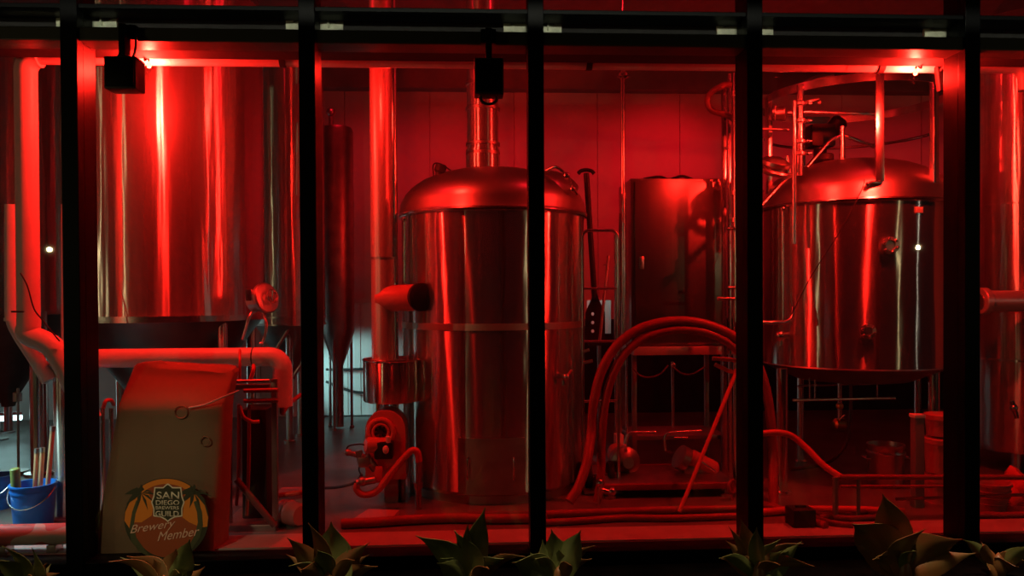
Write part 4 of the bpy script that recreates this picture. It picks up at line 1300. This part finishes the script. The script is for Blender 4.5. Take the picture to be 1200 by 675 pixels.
single('slant_duct', G().cyl(P(277, 562, .5), P(322, 616, .5), .024), 'hose_dark', 'dark pipe slanting down right under the exchanger rack', 'pipe')
t = thing('drain_keg', 'small round barrel lying on its side left of the second mullion', 'barrel', (P(345, 615, .75).x, .75, 0))
c0, c1 = P(328, 600, .8), P(356, 602, .62)
rk = 14*mpp(342, .7)
c0.z = c1.z = rk
part('barrel', G().lathe([(rk*.8, 0), (rk*.97, .03), (rk, .08), (rk, .17), (rk*.95, .22), (rk*.8, .25)], c0, 36, c1-c0), 'tub_plastic', t)
part('hoop', G().torus(c0+(c1-c0).normalized()*.12, rk*1.01, .008, (c1-c0)), 'dull_steel', t)
single('floor_pipe', G().cyl(P(324, 581, 1.0), P(360, 576, 1.05), .02), 'hose_bright', 'short bright red pipe above the lying barrel', 'pipe')
single('pallet_box', G().span((P(325, 560, 1.15).x, 1.1, 0), (P(362, 560, 1.15).x, 1.3, P(340, 578, 1.1).z), .006), 'tub_plastic', 'low red crate behind the lying barrel', 'crate')
# silver legs left of the cover
for i, (xx, Yy, ll) in enumerate(((121, .75, 'thin pale upright pipe left of the draped cover, nearer the mullion'), (131, .9, 'thin pale upright pipe left of the draped cover, touching it'))):
    q = P(xx, 560, Yy)
    single('upright_pipe', G().cyl((q.x, Yy, 0), (q.x, Yy, P(xx, 478, Yy).z), 2.6*mpp(xx, Yy), 20), 'pipe_steel', ll, 'pipe')
single('pipe_hook', G().hose([P(121, 478, .75), P(124, 470, .75), P(130, 469, .8), P(133, 474, .9)], .014), 'hose_bright', 'small red hook of hose at the top left of the draped cover', 'hose')

# cool work lights on stands, far left
for i, (xx0, yy0, xx1, yy1, Y0, Y1, lab) in enumerate(((-60, 447, 36, 430, 4.3, 5.2, 'upper'), (-60, 462, 26, 444, 4.3, 5.2, 'middle'), (-60, 494, 25, 489, 4.0, 4.6, 'lower'))):
    a, b = P(xx0, yy0, Y0), P(xx1, yy1, Y1)
    t = thing('tube_light', 'cold white light tube at the far left under the tank, %s of three' % lab, 'light', (a+b)/2, 'cold tube lights')
    part('tube', G().cyl(a, b, .034, 16), 'tube_cool', t)
    part('housing', G().cyl(a+Vector((0, 0, .045)), b+Vector((0, 0, .045)), .025, 12).cyl(a+Vector((.2, .05, .04)), a+Vector((.2, .05, 0)) + Vector((0, 0, .07)), .03), 'dull_steel', t)
    m0 = a*.35+b*.65
    part('stand', G().cyl((m0.x, m0.y+.03, 0), (m0.x, m0.y+.03, m0.z+.04), .012).cyl((m0.x, m0.y+.03, 0), (m0.x, m0.y+.03, .02), .10), 'dull_steel', t)
single('floor_stand', G().cyl((P(21, 500, 2.6).x, 2.6, 0), (P(21, 455, 2.6).x, 2.6, P(21, 455, 2.6).z), .012).cyl((P(21, 500, 2.6).x, 2.6, P(21, 460, 2.6).z), (P(21, 500, 2.6).x, 2.6, P(21, 470, 2.6).z), .04).cyl((P(21, 500, 2.6).x, 2.6, 0), (P(21, 500, 2.6).x, 2.6, .03), .09), 'dull_steel',
       'slim dark stand before the cold tube lights', 'stand')

# ------------------------------------------------------------------ hung black boxes outside on the transom
for (x0, y0, x1, y1, lab) in ((121, 65, 159.5, 104, 'above the draped cover'), (555.5, 67, 590.5, 110, 'before the banded flue')):
    oY = -.22
    a, b = P(x0, y0, oY), P(x1, y1, oY)
    t = thing('speaker_box', 'black square speaker box hung from the transom ' + lab, 'speaker', ((a.x+b.x)/2, oY+.1, b.z), 'black boxes hung on the transom')
    part('cabinet', G().span((a.x, oY, b.z), (b.x, oY+.14, a.z), .012), 'black_plastic', t)
    part('grille', G().span((a.x+.012, oY-.01, b.z+.012), (b.x-.012, oY+.002, a.z-.012), .004), 'frame_black', t)
    part('bracket', G().span(((a.x+b.x)/2-.02, oY+.03, a.z-.01), ((a.x+b.x)/2+.02, oY+.11, Z_HEAD+.07), .003).span(((a.x+b.x)/2-.05, -.11, Z_HEAD+.0), ((a.x+b.x)/2+.05, -.068, Z_HEAD+.09), .003), 'frame_black', t)
    if x0 > 300:
        cx_ = (a.x+b.x)/2
        part('cable', G().hose([(cx_-.05, oY+.07, b.z+.01), (cx_-.045, oY+.07, b.z-.03), (cx_, oY+.07, b.z-.048), (cx_+.045, oY+.07, b.z-.03), (cx_+.05, oY+.07, b.z+.01)], .009), 'black_rubber', t)
    else:
        part('cable', G().hose([P(138, 66, oY+.05), P(143, 62, oY+.05), P(148, 66, oY+.05), P(155, 68, oY+.06), P(159, 55, oY+.06), P(159, 40, oY+.1)], .007), 'black_rubber', t)

# ------------------------------------------------------------------ round member sign on the glass
mat('sign_dark', (0.05, 0.055, 0.028), .5)
mat('sign_orange', (0.90, 0.28, 0.03), .5)
mat('sign_deep', (0.40, 0.09, 0.03), .5)
mat('sign_green', (0.09, 0.10, 0.045), .5)
mat('sign_cream', (0.92, 0.84, 0.64), .5)
mat('sign_pink', (0.92, 0.58, 0.42), .5)
SY = -.010
c = P(195, 608, SY)
ms = mpp(195, SY)
sg = thing('member_sign', 'round brewers guild member sticker on the glass, palms around a shield', 'sign', (c.x, SY, c.z-50*ms))


def spt(x, y, d):
    p = P(x, y, SY)
    return Vector((p.x, SY-d, p.z))


def flat(name, pts, d, m, th=.0006):
    return part(name, G().poly([spt(x, y, d) for x, y in pts], (0, th, 0)), m, sg, flat=True)


def ell(cx, cy, rx, ry, n=48, a0=0, a1=2*PI):
    return [(cx+rx*math.cos(a0+(a1-a0)*i/n), cy+ry*math.sin(a0+(a1-a0)*i/n)) for i in range(n if a1-a0 > 6.2 else n+1)]


flat('disc', ell(195, 608, 49.5, 48), .0008, 'sign_dark')
flat('sun_field', ell(195, 609, 40, 44), .0016, 'sign_deep')
flat('sun_left', [(146, 610), (147, 600), (152, 589), (160, 580), (172, 572), (180, 592), (178, 604), (166, 612), (158, 612), (154, 622)], .0022, 'sign_orange')
flat('sun_right', [(217, 575), (230, 580), (240, 592), (244, 606), (243, 617), (236, 618), (222, 612), (214, 606)], .0022, 'sign_orange')
flat('top_arc', ell(195, 606, 48, 45, 20, -2.2, -.94)+list(reversed(ell(195, 608, 42, 41, 20, -2.2, -.94))), .0024, 'sign_orange')
# palm trunks
flat('palm_trunk', [(160, 586), (155, 600), (152, 618), (154, 634), (163, 646), (178, 654), (170, 644), (160, 630), (157, 616), (159, 602), (164, 588)], .0028, 'sign_green')
flat('palm_trunk', [(232, 586), (237, 600), (238, 616), (234, 630), (226, 642), (214, 652), (222, 638), (229, 626), (232, 612), (231, 600), (227, 588)], .0028, 'sign_green')
for (px_, py_, sgn) in ((166, 578, -1), (228, 578, 1)):
    for k, a in enumerate((-2.9, -2.4, -1.6, -.6, -.1, .5, 1.2, 1.9, 2.6)):
        L_ = 17 if k % 2 else 21
        dx_, dy_ = math.cos(a), math.sin(a)*.75
        nx, ny = -dy_, dx_
        droop = 5
        flat('palm_frond', [(px_, py_), (px_+dx_*L_*.5+nx*2.6, py_+dy_*L_*.5+ny*2.6-1), (px_+dx_*L_, py_+dy_*L_+droop), (px_+dx_*L_*.5-nx*2.2, py_+dy_*L_*.5-ny*2.2+1)], .0032+.0001*k, 'sign_dark')


def shield(s):
    w, h = 18.5*s, 21*s
    cx, cy = 197, 588.5
    return [(cx+x*w, cy+y*h) for x, y in ((-.85, -.85), (-.3, -.85), (-.12, -1.0), (0, -1.06), (.12, -1.0), (.3, -.85), (.85, -.85), (.92, -.35), (1.06, 0), (.92, .35), (.92, .78), (.45, .84), (.15, .98), (0, 1.1), (-.15, .98), (-.45, .84), (-.92, .78), (-.92, .35), (-1.06, 0), (-.92, -.35))]


flat('shield_edge', shield(1.0), .0046, 'sign_cream')
flat('shield', shield(.92), .0052, 'sign_dark')


def lettering(text, x0, y0, x1, y1, m, d, slant=0.0, shear=0.0):
    """words fitted to a photo box on the sticker"""
    cu = bpy.data.curves.new('lettering', 'FONT')
    cu.body = text
    cu.extrude = 0
    cu.shear = shear
    cu.offset = 0.012 if shear == 0 else 0.0
    tmp = bpy.data.objects.new('tmp', cu)
    COL.objects.link(tmp)
    dg = bpy.context.evaluated_depsgraph_get()
    me = bpy.data.meshes.new_from_object(tmp.evaluated_get(dg))
    bpy.data.objects.remove(tmp)
    bm = bmesh.new()
    bm.from_mesh(me)
    bpy.data.meshes.remove(me)
    lo = Vector([min(v.co[i] for v in bm.verts) for i in range(3)])
    hi = Vector([max(v.co[i] for v in bm.verts) for i in range(3)])
    for v in bm.verts:
        u = (v.co.x-lo.x)/(hi.x-lo.x)
        w = (v.co.y-lo.y)/(hi.y-lo.y)
        v.co = spt(x0+(x1-x0)*u, y1+(y0-y1)*w-slant*u, d)
    r = bmesh.ops.extrude_face_region(bm, geom=bm.faces[:])
    for v in [e for e in r['geom'] if isinstance(e, bmesh.types.BMVert)]:
        v.co.y += .0005
    g = G()
    g.bm.free()
    g.bm = bm
    return part('lettering', g, m, sg, flat=True)


lettering('SAN', 184, 576, 210.5, 584.5, 'sign_cream', .006)
lettering('DIEGO', 183, 586, 210.5, 591.5, 'sign_cream', .006)
lettering('BREWERS', 183, 593, 210, 596.8, 'sign_cream', .006)
lettering('GUILD', 182.5, 598.5, 210, 605, 'sign_cream', .006)
lettering('Brewery', 153, 615.5, 206, 628, 'sign_pink', .006, 8, .35)
lettering('Member', 185, 623.5, 234, 634, 'sign_pink', .006, 7, .35)

# ------------------------------------------------------------------ plants outside


def leaf(g, base, tip, width, turn, sag, n=10):
    """one broad pointed leaf folded along its midrib, blade turned by an angle about its length"""
    base, tip = Vector(base), Vector(tip)
    v = tip-base
    L = v.length
    d0 = v.normalized()
    out = Vector((0, -1, .25))
    s0 = d0.cross(out).normalized()
    s0 = (Matrix.Rotation(turn, 3, d0) @ s0).normalized()
    n0 = s0.cross(d0).normalized()
    top, bot = [], []
    for i in range(n+1):
        u = i/n
        pos = base+v*u+Vector((0, 0, sag*L*math.sin(PI*u)))+n0*(-.10*L*math.sin(PI*u))
        w = width*(.30+.70*math.sin(PI*min(1, u*1.05+.04)))*(1-u**2.6) if u < .999 else .0008
        w = max(w, .0008)
        fold = -n0*w*.38
        row = [pos+s0*w+fold, pos+s0*w*.5+fold*.35, pos, pos-s0*w*.5+fold*.35, pos-s0*w+fold]
        top.append([g.bm.verts.new(p) for p in row])
        bot.append([g.bm.verts.new(p-n0*.004) for p in row])
    for A, B in zip(top[:-1], top[1:]):
        for k in range(4):
            g.bm.faces.new((A[k], A[k+1], B[k+1], B[k]))
    for A, B in zip(bot[:-1], bot[1:]):
        for k in range(4):
            g.bm.faces.new((A[k+1], A[k], B[k], B[k+1]))
    for i in range(n):
        g.bm.faces.new((top[i][0], top[i+1][0], bot[i+1][0], bot[i][0]))
        g.bm.faces.new((top[i+1][4], top[i][4], bot[i][4], bot[i+1][4]))
    g.bm.faces.new(list(reversed(top[0]))+bot[0])
    g.bm.faces.new(top[-1]+list(reversed(bot[-1])))
    return g


def plant(px_, Y, tips, label, green, seed):
    """tips: photo points that the main leaves reach, with half width in pixels"""
    rnd = random.Random(seed)
    b = P(px_, 690, Y)
    base = Vector((b.x, Y, -.06))
    t = thing('broad_leaf_plant', label, 'plant', base, 'broad leaf plants along the glass')
    part('stem', G().lathe([(.035, -.0), (.045, .05), (.03, .12), (0, .16)], base, 16), 'leaf_bronze', t)
    for (x, y, w, gm) in tips:
        tip = P(x, y, Y+rnd.uniform(-.14, .08))
        a = base+Vector((rnd.uniform(-.02, .02), rnd.uniform(-.02, .02), .04))
        part('leaf', leaf(G(), a, tip, w*1.75*mpp(x, Y), rnd.uniform(-.7, .7), rnd.uniform(.02, .10)), 'leaf_green' if gm else 'leaf_bronze', t)
    for k in range(5):
        a = 2*PI*k/5+rnd.uniform(-.4, .4)
        tip = base+Vector((math.cos(a)*rnd.uniform(.20, .32), math.sin(a)*.16, rnd.uniform(.16, .27)))
        part('leaf', leaf(G(), base+Vector((0, 0, .04)), tip, .045, rnd.uniform(-.6, .6), .12), 'leaf_green' if (k % 2) == green else 'leaf_bronze', t)


plant(28, -.55, [(2, 640, 7, 1), (37, 642, 10, 1), (14, 662, 8, 1), (55, 660, 8, 0), (-12, 655, 9, 1)], 'broad leaf plant below the rolled banner at the lower left corner', 1, 1)
plant(192, -.55, [(148, 652, 10, 0), (180, 655, 11, 0), (206, 643, 12, 0), (170, 668, 8, 0), (222, 632, 11, 1), (240, 664, 8, 0)], 'reddish broad leaf plant right below the round member sign', 0, 2)
plant(384, -.55, [(336, 630, 8, 0), (361, 613, 7, 0), (388, 611, 16, 1), (372, 645, 8, 1), (433, 636, 8, 0), (352, 668, 12, 0), (443, 664, 7, 0), (408, 640, 9, 1)], 'broad leaf plant at the foot of the second mullion', 1, 3)
plant(556, -.55, [(487, 628, 11, 1), (569, 594, 10, 1), (532, 622, 11, 1), (540, 646, 12, 1), (549, 612, 5, 1), (512, 660, 9, 1), (590, 655, 10, 1)], 'green broad leaf plant with the tallest leaf, before the middle tank', 1, 4)
plant(655, -.55, [(622, 648, 14, 1), (636, 632, 8, 1), (646, 620, 12, 1), (681, 621, 10, 1), (655, 643, 11, 1), (600, 660, 12, 1), (694, 655, 7, 0)], 'broad leaf plant at the foot of the middle mullion', 1, 5)
plant(890, -.55, [(853, 616, 5, 0), (868, 608, 7, 0), (887, 618, 6, 1), (915, 632, 8, 1), (940, 634, 10, 1), (845, 655, 8, 0), (917, 646, 9, 1), (955, 664, 8, 0)], 'broad leaf plant at the foot of the fourth mullion', 1, 6)
plant(1060, -.55, [(1034, 578, 13, 0), (998, 614, 17, 0), (1085, 620, 14, 0), (1128, 632, 16, 0), (1002, 638, 9, 0), (1145, 648, 9, 0), (1044, 655, 10, 0), (1030, 652, 9, 0)], 'large bronze broad leaf plant with a spike of stalks, below the kettle', 0, 7)
plant(1170, -.5, [(1160, 668, 10, 0), (1190, 664, 10, 0), (1205, 658, 10, 0)], 'low broad leaf plant at the lower right corner', 0, 8)

# ------------------------------------------------------------------ light
world = bpy.data.worlds.new('night')
SC.world = world
world.use_nodes = True
bgn = world.node_tree.nodes['Background']
bgn.inputs['Color'].default_value = (0.10, 0.08, 0.09, 1)
bgn.inputs['Strength'].default_value = 0.02


def light(kind, name, loc, energy, color, size=.1, target=None, **kw):
    L = bpy.data.lights.new(name, kind)
    L.energy = energy
    L.color = color
    if kind in ('POINT', 'SPOT'):
        L.shadow_soft_size = size
    else:
        L.size = size
    for k_, v_ in kw.items():
        setattr(L, k_, v_)
    o = bpy.data.objects.new(name, L)
    COL.objects.link(o)
    o.location = loc
    if target is not None:
        o.rotation_euler = (Vector(target)-Vector(loc)).to_track_quat('-Z', 'Y').to_euler()
    return o


# street lamps behind the viewer
for (lx, ly, lz, e_, c_) in ((-7.0, -8.0, 2.5, 70, (1, .82, .38)), (7.8, -8, 2.5, 30, (1, .82, .40)), (-10, -4.2, 2.4, 55, (1, .84, .42)), (9.2, -3.4, 2.5, 12, (1, .95, .75))):
    light('POINT', 'street_lamp_light', (lx, ly, lz), e_, c_, .03)
# unseen fill strip added to brighten the plants
o = light('AREA', 'planter_fill_light', (0.2, -.62, 4.9), 11, (1, .78, .45), 9.0, (0.2, -.62, 0), shape='RECTANGLE', size_y=.06, spread=.24)
# cold tubes' light under the far left tank
a = P(10, 440, 4.3)
light('AREA', 'tube_light_glow', (a.x+.2, 3.9, a.z-.06), 1.6, (.55, 1.0, .97), .8, (a.x+1.4, 3.2, 0), spread=2.0)
light('SPOT', 'bucket_fill_light', P(-70, 470, .55), 60, (.6, 1.0, .97), .12, P(45, 590, .8), spot_size=1.5, spot_blend=.7)  # added cool fill on the buckets, apart from the tubes
q = P(418, 440, WALL_Y)
light('SPOT', 'back_room_glow', (q.x-.9, 4.6, .9), 85, (.5, 1.0, .98), .12, (q.x+.05, WALL_Y, .52), spot_size=.85, spot_blend=.35)
q = P(702, 371, 2.5)
light('SPOT', 'sheet_fill_light', (q.x+.1, 2.15, q.z+.75), 9, (.65, 1.0, .95), .04, (q.x, 2.5, q.z), spot_size=.55, spot_blend=.4)  # added cool fill on the pale sheet, no lamp stands there
# unseen red fill lights added high up, for the upper panes and back wall
for (xx, yy, zz, e_) in ((P(250, 10, 1.1).x, 1.1, 4.75, 9), (P(760, 10, 1.1).x, 1.1, 4.75, 9), (P(1060, 10, 1.1).x, 1.1, 4.75, 9)):
    light('POINT', 'upper_red_fill_light', (xx, yy, zz), e_, (1, .008, .018), .06)
light('AREA', 'wall_fill_light', (1.0, 4.3, 4.8), 27, (1, .006, .020), 12.0, (1.0, WALL_Y, 3.2), shape='RECTANGLE', size_y=.1, spread=1.1)  # added red fill for the upper back wall
q = P(770, 190, WALL_Y)
light('SPOT', 'wall_patch_fill_light', (q.x+.9, 3.6, 4.8), 130, (1, .006, .014), .05, (q.x, WALL_Y, q.z), spot_size=.75, spot_blend=1.0)  # added spot that makes the brighter patch of wall
# warm spot added for the outside light on the sign and the cover
q = P(192, 590, 0)
light('SPOT', 'sign_spot_light', (q.x-.9, -4.6, 3.3), 190, (1, .74, .42), .05, (q.x, 0, q.z+.10), spot_size=.28, spot_blend=.9)
# unseen fill strip added to brighten the transom and anchor plates
light('AREA', 'transom_fill_light', (0.3, -1.3, 3.66), 1.6, (.95, .95, .72), 9.5, (0.3, .0, 3.54), shape='RECTANGLE', size_y=.04, spread=.16)

SC.view_settings.view_transform = 'Standard'
SC.view_settings.look = 'None'
SC.view_settings.exposure = 0
SC.view_settings.gamma = 1
SC.view_settings.use_curve_mapping = False
SC.cycles.use_denoising = True
SC.cycles.max_bounces = 10
SC.cycles.transparent_max_bounces = 24
SC.cycles.sample_clamp_indirect = 6
